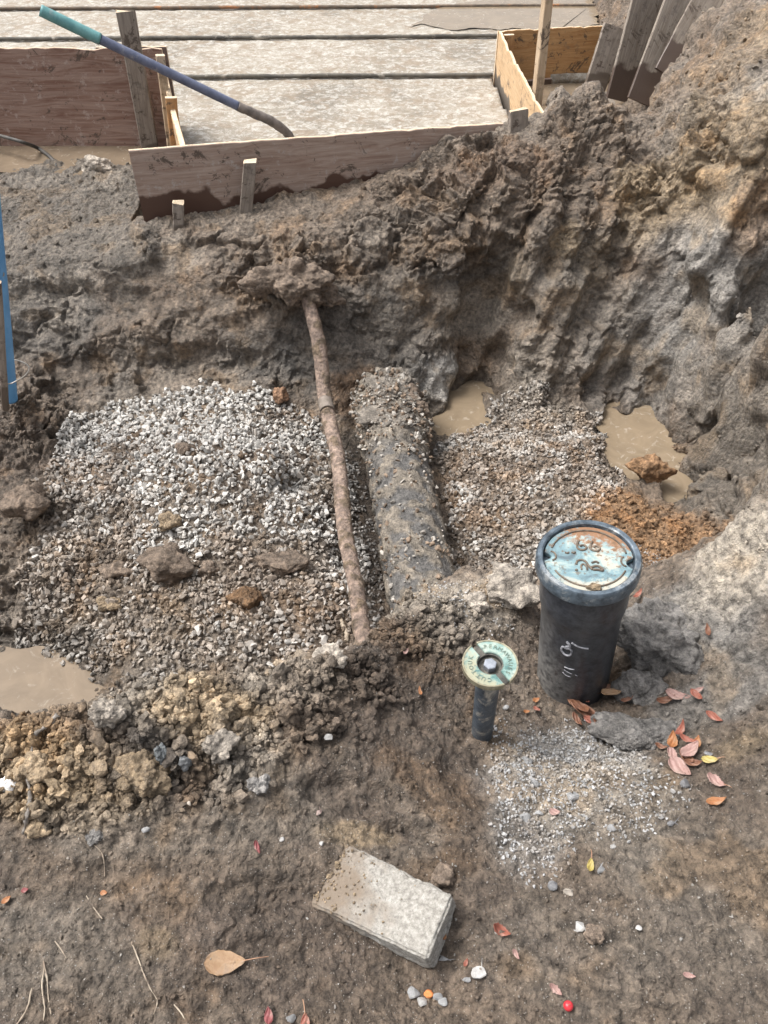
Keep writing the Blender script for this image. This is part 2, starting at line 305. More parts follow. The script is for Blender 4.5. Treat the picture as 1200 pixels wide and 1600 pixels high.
for b, c, s in [((60,1190,110,60),TAN,.75),((210,1090,130,50),PALE,.65),((330,1110,90,50),TAN*1.15,.8),((450,1060,80,40),PALE*.95,.7),((240,1190,60,60),DARK,.5),((120,1260,110,35),TAN*.8,.7),((390,1180,60,50),PALE*.85,.6),((500,1100,70,60),BROWN*.9,.6),
                ((640,1060,110,60),HUMUS,.85),((620,1150,110,60),HUMUS*1.2,.7),((700,930,110,50),PALE*.9,.75),((690,985,45,40),CLAY*.8,.7),((730,1230,50,110),HUMUS*1.1,.75),((560,1240,80,40),HUMUS*1.5,.5),((560,1300,60,20),TAN*.8,.7),
                ((460,1480,150,110),HUMUS*1.25,.7),((700,1400,60,80),HUMUS*1.2,.6),((350,1450,70,50),HUMUS*1.4,.5),((240,1470,30,30),TAN*.7,.6),((250,1300,160,50),CLAY*.8,.5),((420,1250,90,70),CLAY*.75,.5),
                ((865,1187,105,62),GREY*1.0,.8),((820,1290,60,60),GREY*.8,.5),((960,1260,90,60),PALE*.7,.5),((1100,960,110,80),GREY*.72,.85),((1165,862,85,90),PALE*1.15,.95),((1140,1080,90,50),GREY*.6,.7),((1160,1160,40,30),TAN*.7,.6),
                ((900,1020,60,90),HUMUS*1.6,.5),((1100,1400,150,130),CLAY*.62,.55),((1000,1350,60,60),CLAY*.8,.5),((900,1500,120,80),CLAY*.7,.35),((90,1480,120,90),CLAY*.68,.6),((430,1560,60,30),HUMUS*1.4,.5)]:
    K = mix(K, c, s * blob(*b, seed=4))
K = mix(K, BROWN * .9, sst(6.0, 6.4, ty) * sst(1.4, 1.7, tx))
K = K * (1 + .35 * n2 + .35 * n3 + .25 * (R3 - .5) + .22 * (R2 - .5) * (spoil + wall) )[:, None]
K = mix(K, K * col(1.15, 1.0, .82), sst(.1, .5, full(fbm(PD, 6, 3, 57))) * .7)
K = K * (col(1.10, 1.10, 1.075) + near[:, None] * -.04)
K = np.clip(K, .02, .7)
wet = np.clip((1 - near) * (.65 + .5 * n1) + near * (.35 + .6 * n1) * (1 - spoil) + .5 * blob(600, 1150, 120, 60) * .4, 0, 1)
wet = np.clip(wet - .6 * blob(1000, 820, 95, 60) + .35 * scoop, 0, 1)

damp = (1 - sst(.0, .055, PT[:, 2] + 1.16 - .02 * WOB)) * (ty > 1.2); damp = np.maximum(damp, (1 - sst(.0, .03, PT[:, 2] + .385)) * (ty > 3.9) * (tx < -1.2))
K = K * (1 - .38 * damp[:, None]); wet = np.clip(wet + .6 * damp, 0, 1)
# ------------------------------------------------------------------ mesh and material helpers
def np_mesh(name, V, Fq, cols=None, wetv=None, smooth=True):
    me = bpy.data.meshes.new(name); V = np.asarray(V, np.float32); Fq = np.asarray(Fq, np.int32); k = Fq.shape[1]
    me.vertices.add(len(V)); me.vertices.foreach_set('co', V.ravel())
    me.loops.add(Fq.size); me.loops.foreach_set('vertex_index', Fq.ravel())
    me.polygons.add(len(Fq)); me.polygons.foreach_set('loop_start', np.arange(0, Fq.size, k, dtype=np.int32)); me.polygons.foreach_set('loop_total', np.full(len(Fq), k, np.int32))
    me.polygons.foreach_set('use_smooth', np.full(len(Fq), smooth, bool))
    me.update(calc_edges=True)
    if cols is not None:
        a = me.color_attributes.new('soil', 'FLOAT_COLOR', 'POINT')
        w = np.ones(len(V)) if wetv is None else wetv
        a.data.foreach_set('color', np.concatenate([cols, np.asarray(w)[:, None]], 1).astype(np.float32).ravel())
    return me
def add_mat(o, m):
    for x in (m if isinstance(m, (list, tuple)) else [m]): o.data.materials.append(x)
def link(o, parent=None):
    C.collection.objects.link(o)
    if parent is not None: o.parent = parent
    return o
def tag(o, label=None, cat=None, group=None, kind=None):
    for k, v in (('label', label), ('category', cat), ('group', group), ('kind', kind)):
        if v: o[k] = v
    return o
def empty(name, loc=(0, 0, 0), rot=(0, 0, 0)):
    o = bpy.data.objects.new(name, None); o.location = loc; o.rotation_euler = rot; o.empty_display_size = .05; return link(o)
def obj(name, me, mat, parent=None):
    o = bpy.data.objects.new(name, me)
    if mat is not None and not me.materials: add_mat(o, mat)
    return link(o, parent)
class NT:
    def __init__(s, name):
        s.m = bpy.data.materials.new(name); s.m.use_nodes = True; s.t = s.m.node_tree; s.n = s.t.nodes; s.b = s.n['Principled BSDF']
    def add(s, ty, ins=None, **p):
        x = s.n.new(ty)
        for k, v in p.items(): setattr(x, k, v)
        for k, v in (ins or {}).items():
            if hasattr(v, 'default_value') or isinstance(v, bpy.types.NodeSocket): s.t.links.new(v, x.inputs[k])
            else: x.inputs[k].default_value = v
        return x
    def set(s, k, v):
        if isinstance(v, bpy.types.NodeSocket): s.t.links.new(v, s.b.inputs[k])
        else: s.b.inputs[k].default_value = v
    def coord(s, scale=(1, 1, 1), which='Object'):
        tc = s.add('ShaderNodeTexCoord'); return s.add('ShaderNodeMapping', {'Vector': tc.outputs[which], 'Scale': scale}).outputs[0]
    def noise(s, vec, scale, detail=4, rough=.55, dist=0.0): return s.add('ShaderNodeTexNoise', {'Vector': vec, 'Scale': scale, 'Detail': detail, 'Roughness': rough, 'Distortion': dist}).outputs['Fac']
    def ramp(s, fac, stops):
        r = s.add('ShaderNodeValToRGB', {'Fac': fac}); el = r.color_ramp.elements
        while len(el) < len(stops): el.new(.5)
        for e_, (p, c) in zip(el, stops): e_.position = p; e_.color = (*c, 1) if len(c) == 3 else c
        return r.outputs['Color']
    def mix(s, f, a, b, mode='MIX'):
        x = s.add('ShaderNodeMix', data_type='RGBA', blend_type=mode)
        for i, v in ((0, f), (6, a), (7, b)):
            if isinstance(v, bpy.types.NodeSocket): s.t.links.new(v, x.inputs[i])
            else: x.inputs[i].default_value = v if i == 0 else (*v, 1)[:4]
        return x.outputs[2]
    def math(s, op, a, b=0.0, clamp=False):
        x = s.add('ShaderNodeMath', operation=op, use_clamp=clamp)
        for i, v in ((0, a), (1, b)):
            if isinstance(v, bpy.types.NodeSocket): s.t.links.new(v, x.inputs[i])
            else: x.inputs[i].default_value = v
        return x.outputs[0]
    def bump(s, h, strength=.4, dist=.01, nrm=None):
        x = s.add('ShaderNodeBump', {'Height': h, 'Strength': strength, 'Distance': dist})
        if nrm is not None: s.t.links.new(nrm, x.inputs['Normal'])
        return x.outputs[0]
def soil_mat(name, rough_dry=.92, rough_wet=.42, bs=.9, grit=1.0, spread=.72, crumb=1.0):
    k = NT(name); at = k.add('ShaderNodeAttribute', attribute_name='soil'); v = k.coord()
    a = k.noise(v, 48, 7, .76); b = k.noise(v, 420, 3, .7); c = k.noise(v, 30, 4, .6)
    m = k.math('ADD', k.math('MULTIPLY', a, .75), k.math('MULTIPLY', b, .25))
    tone = k.ramp(m, [(.36, (1 - spread,) * 3), (.5, (1, 1, 1)), (.64, (1 + spread * 1.0, 1 + spread * .96, 1 + spread * .88))])
    base = k.mix(1.0, at.outputs['Color'], tone, 'MULTIPLY')
    vo = k.add('ShaderNodeTexVoronoi', {'Vector': v, 'Scale': 210.0, 'Randomness': 1.0})
    sp = k.math('LESS_THAN', vo.outputs['Distance'], .25); sel = k.math('GREATER_THAN', k.add('ShaderNodeSeparateColor', {0: vo.outputs['Color']}).outputs[0], .84)
    base = k.mix(k.math('MULTIPLY', k.math('MULTIPLY', sp, sel), .6 * grit), base, (.44, .41, .37))
    k.set('Base Color', base)
    w = k.math('MULTIPLY', at.outputs['Alpha'], k.add('ShaderNodeMapRange', {0: c, 1: .35, 2: .6, 3: .5, 4: 1.15}).outputs[0], True)
    k.set('Roughness', k.add('ShaderNodeMapRange', {0: w, 3: rough_dry, 4: rough_wet}).outputs[0]); k.set('Specular IOR Level', .5)
    wv = k.add('ShaderNodeVectorMath', {0: v, 1: k.add('ShaderNodeVectorMath', {0: k.add('ShaderNodeTexNoise', {'Vector': v, 'Scale': 70.0, 'Detail': 3.0}).outputs['Color'], 1: (.018,) * 3}, operation='MULTIPLY').outputs[0]}, operation='ADD').outputs[0]
    v1 = k.add('ShaderNodeTexVoronoi', {'Vector': wv, 'Scale': 62.0}).outputs['Distance']; v2 = k.add('ShaderNodeTexVoronoi', {'Vector': wv, 'Scale': 190.0}).outputs['Distance']
    h = k.math('ADD', a, k.math('MULTIPLY', b, .18)); h = k.math('SUBTRACT', h, k.math('MULTIPLY', v1, .55 * crumb)); h = k.math('SUBTRACT', h, k.math('MULTIPLY', v2, .22 * crumb))
    k.set('Normal', k.bump(h, bs, .016)); return k.m
M = {}
M['soil'] = soil_mat('soil_surface', .9, .34)
M['clod'] = soil_mat('clod_surface', .95, .6, .8, .6)
M['stone'] = soil_mat('stone_surface', .8, .5, .25, .0, .25, .1)

def grid_faces(a, b):
    i = (np.arange(a - 1)[:, None] * b + np.arange(b - 1)[None]).ravel(); return np.stack([i, i + 1, i + b + 1, i + b], 1)
g = obj('ground', np_mesh('ground', PT, grid_faces(nyk, nsk), K, wet), M['soil']); tag(g, kind='structure')
g['label'] = 'trodden brown soil and the clay sided pit cut into it'

# height map of the finished ground, for laying things on it
HX0, HY0, HS = -2.8, 0.0, .008
hw, hh = int(5.6 / HS), int(7.0 / HS)
HM = np.full((hh, hw), -9.0)
ii = ((PT[:, 0] - HX0) / HS).astype(int); jj = ((PT[:, 1] - HY0) / HS).astype(int); ok = (ii >= 0) & (ii < hw) & (jj >= 0) & (jj < hh)
np.maximum.at(HM, (jj[ok], ii[ok]), PT[ok, 2])
for _ in range(6):
    hole = HM < -8; nb = np.full_like(HM, -9.0)
    for s_, ax in ((1, 0), (-1, 0), (1, 1), (-1, 1)): nb = np.maximum(nb, np.roll(HM, s_, ax))
    HM[hole] = nb[hole]
def gz(x, y):
    i = int((x - HX0) / HS); j = int((y - HY0) / HS)
    if 0 <= i < hw and 0 <= j < hh and HM[j, i] > -8: return float(HM[j, i])
    return bz1(x, y)
def hit(u, v): return march(u, v, gz)
def px(p): return np.linalg.norm(np.array(p) - np.array([0, 0, CAM_Z])) / F      # metres per picture pixel near p
def gnorm(x, y, r=.02):
    a = gz(x + r, y) - gz(x - r, y); b = gz(x, y + r) - gz(x, y - r); return Vector((-a, -b, 2 * r)).normalized()

# ------------------------------------------------------------------ stones and clods
def hull_template(n, seed, flat=(1, .8, .6)):
    r = np.random.default_rng(seed); bm = bmesh.new()
    p = r.normal(size=(n, 3)); p /= np.linalg.norm(p, axis=1)[:, None]; p *= (.8 + .2 * r.random((n, 1))); p *= flat
    for q in p: bm.verts.new(q)
    bmesh.ops.convex_hull(bm, input=bm.verts[:]); bmesh.ops.bevel(bm, geom=bm.edges[:], offset=.05, segments=1, affect='EDGES')
    bmesh.ops.triangulate(bm, faces=bm.faces[:]); bm.verts.ensure_lookup_table()
    V = np.array([v.co for v in bm.verts]); Fc = np.array([[v.index for v in f.verts] for f in bm.faces]); bm.free(); return V, Fc
def lump_template(sub, seed, amp=.45, flat=(1, .85, .7), fine=.2, freq=1.3, hewn=True):
    bm = bmesh.new(); bmesh.ops.create_icosphere(bm, subdivisions=sub, radius=1); bm.verts.ensure_lookup_table()
    V = np.array([v.co for v in bm.verts]); Fc = np.array([[v.index for v in f.verts] for f in bm.faces]); bm.free(); U = V * flat
    rg = np.random.default_rng(seed + 77); pn = rg.normal(size=(11, 3)); pn /= np.linalg.norm(pn, axis=1)[:, None]; ph = .72 + .28 * rg.random(11)
    dp = np.maximum(V @ pn.T, 1e-3); rk = np.minimum((ph[None] / dp).min(1), 1.12); V = V * (rk[:, None] if hewn else 1); U = V * flat
    f1, f2, r = worley(U + seed * 3.1, freq * 1.6, seed)
    d = 1 + .6 * amp * noise(U + seed * 7.3, freq, seed) * 1.4 + .16 * amp * (sst(0, .5, f2 - f1) - .5) + fine * .45 * fbm(U + seed, 3.2, 5, seed + 5)
    return V * d[:, None] * flat, Fc
HT = [hull_template(8 + i % 4, 100 + i, ((1, .82, .6), (1, .7, .5), (1, .9, .75))[i % 3]) for i in range(14)]
LT = [lump_template(2, 200 + i, .5) for i in range(10)]; LT2 = [lump_template(2, 240 + i, .75, ((1, .7, .5), (1, .95, .6))[i % 2], .5, 1.7) for i in range(8)]
def rot_np(n):
    q = rng.normal(size=(n, 4)); q /= np.linalg.norm(q, axis=1)[:, None]; w, x, y, z = q.T
    return np.stack([1 - 2 * (y * y + z * z), 2 * (x * y - z * w), 2 * (x * z + y * w), 2 * (x * y + z * w), 1 - 2 * (x * x + z * z), 2 * (y * z - x * w), 2 * (x * z - y * w), 2 * (y * z + x * w), 1 - 2 * (x * x + y * y)], 1).reshape(-1, 3, 3)
def scatter(name, pos, size, cols, wetv, temps, mat, label, smooth, kind='stuff'):
    n = len(pos); which = rng.integers(0, len(temps), n); Vs, Fs, Cs, Ws, off = [], [], [], [], 0
    Rm = rot_np(n)
    for t, (V, Fc) in enumerate(temps):
        k = np.where(which == t)[0]
        if not len(k): continue
        X = np.einsum('nij,vj->nvi', Rm[k], V) * size[k][:, None, None] + pos[k][:, None, :]
        Vs.append(X.reshape(-1, 3)); Fs.append((Fc[None] + (np.arange(len(k)) * len(V))[:, None, None] + off).reshape(-1, 3)); off += X.shape[0] * X.shape[1]
        Cs.append(np.repeat(cols[k], len(V), 0)); Ws.append(np.repeat(wetv[k], len(V)))
    o = obj(name, np_mesh(name, np.concatenate(Vs), np.concatenate(Fs), np.concatenate(Cs), np.concatenate(Ws), smooth), mat)
    tag(o, label, None, None, kind); return o
# area carried by each ground vertex, for even scattering
A2 = PT.reshape(nyk, nsk, 3); ax = np.zeros((nyk, nsk)); ax[:-1, :-1] = np.linalg.norm(np.cross(A2[1:, :-1] - A2[:-1, :-1], A2[:-1, 1:] - A2[:-1, :-1]), axis=2); AREA = ax.ravel(); AREA[~dense] = 0
def inpoly(x, y, poly):
    r = np.zeros(len(x), bool); n = len(poly)
    for i in range(n):
        x1, y1 = poly[i][:2]; x2, y2 = poly[(i + 1) % n][:2]
        c = (y1 > y) != (y2 > y); r ^= c & (x < (x2 - x1) * (y - y1) / (y2 - y1 + 1e-12) + x1)
    return r
def poly_w(pp, wob=.05):
    P = [bhit(*p) for p in pp]; return inpoly(tx + wob * WOB, ty + wob * np.roll(WOB, 7), P)
def pick(w, n):
    p = w * AREA; s = p.sum(); p = p / s; return rng.choice(len(p), n, p=p)
def jit(idx, lift, size, sd_=.3): return PT[idx] + N[idx] * (size * lift + size * sd_ * rng.normal(size=len(idx)))[:, None] + rng.normal(size=(len(idx), 3)) * .003

# white gravel heap
WG = poly_w([(75,690),(130,645),(215,610),(300,596),(400,603),(500,640),(535,700),(560,800),(575,900),(560,1000),(440,1050),(300,1080),(180,1060),(110,1030),(30,1000),(30,900),(80,820),(60,740)], .07).astype(float) * (tz < -.74)
dirt = np.clip(.18 + 1.0 * sst(.0, .75, full(fbm(PD, 3.8, 3, 61)) + .15) + .55 * blob(250, 960, 330, 110) + .5 * blob(80, 850, 110, 160) + .6 * blob(440, 880, 90, 50) - .8 * blob(300, 650, 190, 60) - .7 * blob(330, 760, 170, 80), 0, 1)
patch = .9 * sst(.06, .34, full(fbm(PD, 5, 4, 63)) * .9 + (dirt - .6) * .35)         # bare mud between the stones
def gravel(name, W, n, smin, smax, dirtmap, label, lift=.25, white=col(.60,.58,.545)):
    idx = pick(W, n); s = (smin + (smax - smin) * rng.beta(1.6, 3.0, n)); dm = np.clip(dirtmap[idx] + rng.normal(size=n) * .22, 0, 1)
    tone = (.60 + .42 * rng.random(n))[:, None]; c = white * tone; mud = K[idx] * (.9 + .5 * rng.random(n))[:, None] + .03
    c = c * (1 - dm[:, None]) + mud * dm[:, None]; grey = rng.random(n) < .18; c[grey] *= .68
    return scatter(name, jit(idx, lift, s), s, c, np.full(n, .5), HT, M['stone'], label, False)
gravel('gravel', WG * (1 - .72 * patch), 14500, .0085, .028, np.clip(dirt * .9 + .06, 0, 1), 'heap of broken white gravel spread over the pit floor', .35)
RGP = sst(.0, .35, full(fbm(PD, 7, 4, 65)))
RG = poly_w([(680,700),(745,660),(790,612),(870,630),(950,670),(985,760),(930,800),(880,830),(850,900),(705,905),(700,800)], .04).astype(float)
gravel('muddy_gravel', RG * (1 - .6 * RGP), 6500, .008, .025, np.clip(.90 + 1.0 * full(fbm(PD, 7, 3, 64)), .35, 1), 'mud coated gravel between the thick pipe and the puddles', .35)
mid = poly_w([(535,700),(560,705),(600,900),(590,990),(560,1000),(555,850)], .01).astype(float)
gravel('gravel', mid, 700, .008, .018, np.full(len(P0), .55), 'muddy gravel in the gap between the two pipes', .3)
# crushed grey stone round the covers
CS = np.maximum.reduce([blob(862, 1185, 100, 62), .8 * blob(830, 1290, 55, 60), .5 * blob(960, 1250, 80, 50), .25 * blob(700, 940, 100, 50), .35 * blob(1030, 900, 40, 40)])
gravel('crushed_stone', CS * (CS > .08), 5200, .0016, .0085, np.clip(.25 + full(fbm(PD, 18, 2, 65)), 0, .8), 'crushed grey stone spilled beside the two cast iron covers', .3, col(.45,.45,.45))
grit_w = near * (.25 + .75 * sst(0, .6, full(fbm(PD, 6, 3, 66)))) * sst(.25, .5, ty)
gravel('grit', grit_w, 3600, .0011, .0052, np.clip(.5 + full(fbm(PD, 25, 2, 67)), .15, .95), 'small pale stones and grit pressed into the trodden soil', .3, col(.42,.40,.37))
# loose crumbs of soil
def crumbs(name, W, n, smin, smax, label, bright=1.0, pw=4.6):
    idx = pick(W, n); s = smin + (smax - smin) * rng.beta(1.2, pw, n); c = K[idx] * (bright * (.75 + .6 * rng.random(n)))[:, None]
    return scatter(name, jit(idx, .25, s, .25), s, c, wet[idx] * .6, LT + LT2, M['clod'], label, False)
sp_w = spoil * (.35 + .65 * sst(0, .5, full(fbm(PD, 7, 3, 68))))
crumbs('soil_crumbs', sp_w, 8000, .0022, .024, 'crumbly tan and brown spoil along the near edge of the pit', 1.08)
crumbs('soil_crumbs', (near * (1 - spoil)) * (.2 + sst(.1, .6, full(fbm(PD, 5, 3, 69)))) * sst(.2, .4, ty), 7000, .001, .0085, 'dark crumbs of soil scattered over the trodden ground')
crumbs('soil_crumbs', np.maximum.reduce([clump * .8, .5 * wall * (tx > .2) * (ty > 2.4), .35 * (ledge * (ty > 3)), blob(60, 690, 80, 60), .9 * blob(35, 870, 80, 120)]) * (1 - scoop), 3000, .005, .024, 'loose brown lumps of soil on the far face of the pit')
crumbs('soil_crumbs', np.maximum(blob(1000, 830, 100, 60), .8 * blob(1020, 740, 50, 30)), 1100, .004, .022, 'orange brown crumbs heaped beside the right puddle', 1.0)
crumbs('soil_crumbs', RG * RGP, 900, .005, .024, 'mud crumbs mixed into the muddy gravel', .9)
crumbs('soil_crumbs', WG * patch, 1500, .006, .026, 'brown mud crumbs mixed among the white gravel', .9)

# ------------------------------------------------------------------ water
def water_mat(name, c, foam=0.0):
    k = NT(name); v = k.coord(); n = k.noise(v, 6, 5, .6, 1.5); f = k.noise(v, 9, 7, .7, 2.5)
    b = k.ramp(n, [(.3, tuple(x * .82 for x in c)), (.7, tuple(x * 1.12 for x in c))])
    fm = k.ramp(f, [(.56, (0, 0, 0)), (.63, (1, 1, 1))])
    b = k.mix(k.math('MULTIPLY', fm, foam), b, (.42, .38, .32)); k.set('Base Color', b); k.set('Roughness', k.add('ShaderNodeMapRange', {0: fm, 3: .035, 4: .3}).outputs[0]); k.set('IOR', 1.33); k.set('Specular IOR Level', .5)
    k.set('Normal', k.bump(k.noise(v, 9, 3, .5), .08, .02)); return k.m
M['water'] = water_mat('muddy_water', (.225, .175, .12), .35); M['water_thin'] = water_mat('muddy_water_thin', (.20, .155, .11), .2)
def ragged(P, amp=.05):
    out = []
    for i in range(len(P)):
        a, b = P[i], P[(i + 1) % len(P)]; n = max(2, int(np.linalg.norm(b - a) / .03))
        for j in range(n): out.append(a + (b - a) * j / n)
    A = np.array(out, np.float32); A[:, 0] += amp * fbm(A, 4, 4, 401); A[:, 1] += amp * fbm(A, 4, 4, 402); return A
def puddle(label, poly, z, mat, name='puddle'):
    P = ragged([atz(u, v, z) for u, v in poly]); bm = bmesh.new(); vs = [bm.verts.new(p) for p in P]; f = bm.faces.new(vs)
    if f.normal.z < 0: f.normal_flip()
    bm.normal_update()
    if f.normal.z < 0: bmesh.ops.reverse_faces(bm, faces=[f])
    me = bpy.data.meshes.new(name); bm.to_mesh(me); bm.free(); o = obj(name, me, mat); tag(o, label, None, None, 'structure'); return o
puddle('shallow grey brown puddle at the near left foot of the pit', [(-120,1200),(160,1200),(240,1090),(180,1035),(60,1015),(-120,1000)], -1.178, M['water_thin'])
puddle('small brown puddle behind the thick pipe', [(660,690),(760,690),(800,590),(760,580),(690,590),(655,640)], -1.185, M['water'])
puddle('brown puddle at the right foot of the pit wall', [(925,625),(1010,620),(1140,620),(1170,870),(1060,890),(960,780)], -1.145, M['water'])
puddle('muddy water lying in front of the brown form board', [(-60,225),(225,225),(200,262),(100,275),(-60,270)], -.385, M['water_thin'])
o = puddle('pale water standing inside the timber form box', [(778,115),(1040,115),(1020,200),(865,215),(838,195)], -.36, M['water_thin'])

# ------------------------------------------------------------------ slab with bars
k = NT('concrete_slab'); v = k.coord()
a = k.noise(v, 1.8, 9, .75, .8); b = k.noise(v, 22, 8, .8, .4); c = k.noise(v, 60, 4, .75); d = k.noise(v, 9, 5, .7, 1)
base = k.ramp(a, [(.36, (.16, .135, .10)), (.5, (.275, .24, .19)), (.64, (.36, .33, .28))])
base = k.mix(k.ramp(b, [(.48, (0, 0, 0)), (.58, (.85, .85, .85))]), base, (.48, .46, .42))
base = k.mix(k.ramp(d, [(.50, (0, 0, 0)), (.60, (.7, .7, .7))]), base, (.22, .165, .11))
base = k.mix(k.ramp(c, [(.56, (0, 0, 0)), (.66, (.8, .8, .8))]), base, (.15, .125, .10))
k.set('Base Color', base); k.set('Roughness', k.ramp(a, [(.3, (.35,) * 3), (.6, (.85,) * 3)])); k.set('Normal', k.bump(b, .5, .02)); M['slab'] = k.m
sx = np.arange(-6, 2.2, .02); sy = np.arange(4.2, 13, .02); SX, SY = np.meshgrid(sx, sy)
sp3 = np.stack([SX.ravel(), SY.ravel(), 0 * SX.ravel()], 1)
hz = -.30 + .006 * fbm(sp3, 3, 3, 71) + .004 * fbm(sp3, 22, 4, 72)
for yy in (6.38, 7.36, 8.29, 9.25): hz = hz - .012 * (1 - sst(.0, .035, np.abs(sp3[:, 1] - yy - (sp3[:, 0]) * .022 + .015)))
V = np.stack([sp3[:, 0], sp3[:, 1], hz], 1); Fq = grid_faces(len(sy), len(sx)); cx, cy = V[Fq].mean(1)[:, 0], V[Fq].mean(1)[:, 1]
lnc = BL[1] + (cx - BL[0]) / (BR[0] - BL[0]) * (BR[1] - BL[1])
keep = (cy > lnc + .035) & np.where(cy < 5.36, cx > -1.02 - (cy - 4.27) * .28 + .01, True) & np.where(cy < 6.44, cx < .80 + (6.34 - cy) * .048 - .02, cx < 1.62 + .06 * np.sin(cy * 5) + (cy - 6.4) * .06)
keep &= ~((cx < -1.3) & (cy < 5.36))
o = obj('concrete_slab', np_mesh('concrete_slab', V, Fq[keep]), M['slab']); tag(o, 'pale rough concrete slab crossed by steel bars', None, None, 'structure')
md = o.modifiers.new('thick', 'SOLIDIFY'); md.thickness = .08; md.offset = -1
P = ragged([atz(u, v, -.292) for u, v in [(655,25),(700,12),(760,-4),(860,-10),(930,0),(945,20),(930,40),(860,44),(770,47),(700,43),(650,40)]], .12)
bm = bmesh.new(); f = bm.faces.new([bm.verts.new(p) for p in P[::-1]]); bm.normal_update()
if f.normal.z < 0: bmesh.ops.reverse_faces(bm, faces=[f])
me = bpy.data.meshes.new('puddle'); bm.to_mesh(me); bm.free(); o = obj('puddle', me, M['water']); tag(o, 'thin brown puddle lying on the concrete slab', None, None, 'structure')

def tube(pts, rad, seg=14, rough=0.0, seed=0, step=.02, freq=30, lump=0.0):
    """numpy tube along a smooth path; rad is a number or a list per point"""
    P = [Vector(p) for p in pts]; rad = rad if isinstance(rad, (list, tuple)) else [rad] * len(P); S, Rr = [], []
    for i in range(len(P) - 1):
        p0, p1, p2, p3 = P[max(i - 1, 0)], P[i], P[i + 1], P[min(i + 2, len(P) - 1)]; n = max(2, int((p2 - p1).length / step))
        for j in range(n):
            t = j / n; S.append(.5 * ((2 * p1) + (p2 - p0) * t + (2 * p0 - 5 * p1 + 4 * p2 - p3) * t * t + (3 * p1 - p0 - 3 * p2 + p3) * t ** 3)); Rr.append(rad[i] * (1 - t) + rad[i + 1] * t)
    S.append(P[-1]); Rr.append(rad[-1]); S = np.array(S); Rr = np.array(Rr); T = np.gradient(S, axis=0); T /= np.linalg.norm(T, axis=1)[:, None]
    up = np.array([0, 0, 1.0]) if abs(T[0][2]) < .9 else np.array([1.0, 0, 0]); A = np.cross(T, up); A /= np.linalg.norm(A, axis=1)[:, None]; B = np.cross(T, A)
    th = np.linspace(0, 2 * np.pi, seg, endpoint=False); ring = A[:, None] * np.cos(th)[None, :, None] + B[:, None] * np.sin(th)[None, :, None]
    V = (S[:, None] + ring * Rr[:, None, None]).reshape(-1, 3); nr = ring.reshape(-1, 3)
    if rough: V = V + nr * (rough * fbm(V, freq, 4, seed) + lump * np.clip(fbm(V, freq * .35, 3, seed + 3) - .1, 0, 1))[:, None]
    n = len(S); F4 = []
    i = np.arange(n - 1)[:, None] * seg; j = np.arange(seg)[None]; j2 = (j + 1) % seg
    F4 = np.stack([i + j2, i + seg + j2, i + seg + j, i + j], 2).reshape(-1, 4)
    V = np.concatenate([V, S[:1], S[-1:]]); c0, c1 = len(V) - 2, len(V) - 1; jj = np.arange(seg)
    e0 = np.stack([np.full(seg, c0), (jj + 1) % seg, jj], 1); e1 = np.stack([np.full(seg, c1), (n - 1) * seg + jj, (n - 1) * seg + (jj + 1) % seg], 1)
    me = bpy.data.meshes.new('t'); me.from_pydata([tuple(x) for x in V], [], [tuple(map(int, f)) for f in F4] + [tuple(map(int, f)) for f in e0] + [tuple(map(int, f)) for f in e1])
    me.polygons.foreach_set('use_smooth', [len(p.vertices) == 4 for p in me.polygons]); me.update(); return me
def simple(name, c1, c2, scale=20, rough=.7, metal=0.0, bump=.3, stretch=(1, 1, 1), detail=5, third=None, t3=.62, dist=.004, spec=.5):
    k = NT(name); v = k.coord(stretch); n = k.noise(v, scale, detail, .65); b = k.ramp(n, [(.35, c1), (.65, c2)])
    if third: b = k.mix(k.ramp(k.noise(v, scale * .45, 5, .7, .5), [(t3 - .05, (0, 0, 0)), (t3 + .05, (1, 1, 1))]), b, third)
    k.set('Base Color', b); k.set('Roughness', rough); k.set('Metallic', metal); k.set('Specular IOR Level', spec); k.set('Normal', k.bump(k.noise(v, scale * 4, 4, .7), bump, dist)); return k.m
M['rust'] = simple('rusty_bar', (.10, .085, .07), (.20, .15, .11), 12, .8, .2, .5, third=(.38, .16, .06), t3=.6)
M['bar'] = simple('muddy_bar', (.085, .08, .072), (.17, .155, .13), 12, .8, .2, .6, third=(.42, .39, .34), t3=.64)
bars = [('rusty reinforcing bar lying across the slab, furthest from the pit', 8.29, -5, 1.9, 'rust'), ('muddy reinforcing bar across the slab, middle one', 7.36, -5, 1.72, 'bar'), ('muddy reinforcing bar across the slab, closest to the pit', 6.38, -1.6, .79, 'bar')]
for lb, yy, x0, x1, mt in bars:
    me = tube([(x0 + (x1 - x0) * i / 8, yy + (x0 + (x1 - x0) * i / 8) * .022 + random.uniform(-.008, .008), -.288) for i in range(9)], .014, 10, .003, 3, .02, 60)
    o = obj('reinforcing_bar', me, M[mt]); tag(o, lb, 'steel bar', 'reinforcing bars lying on the slab')

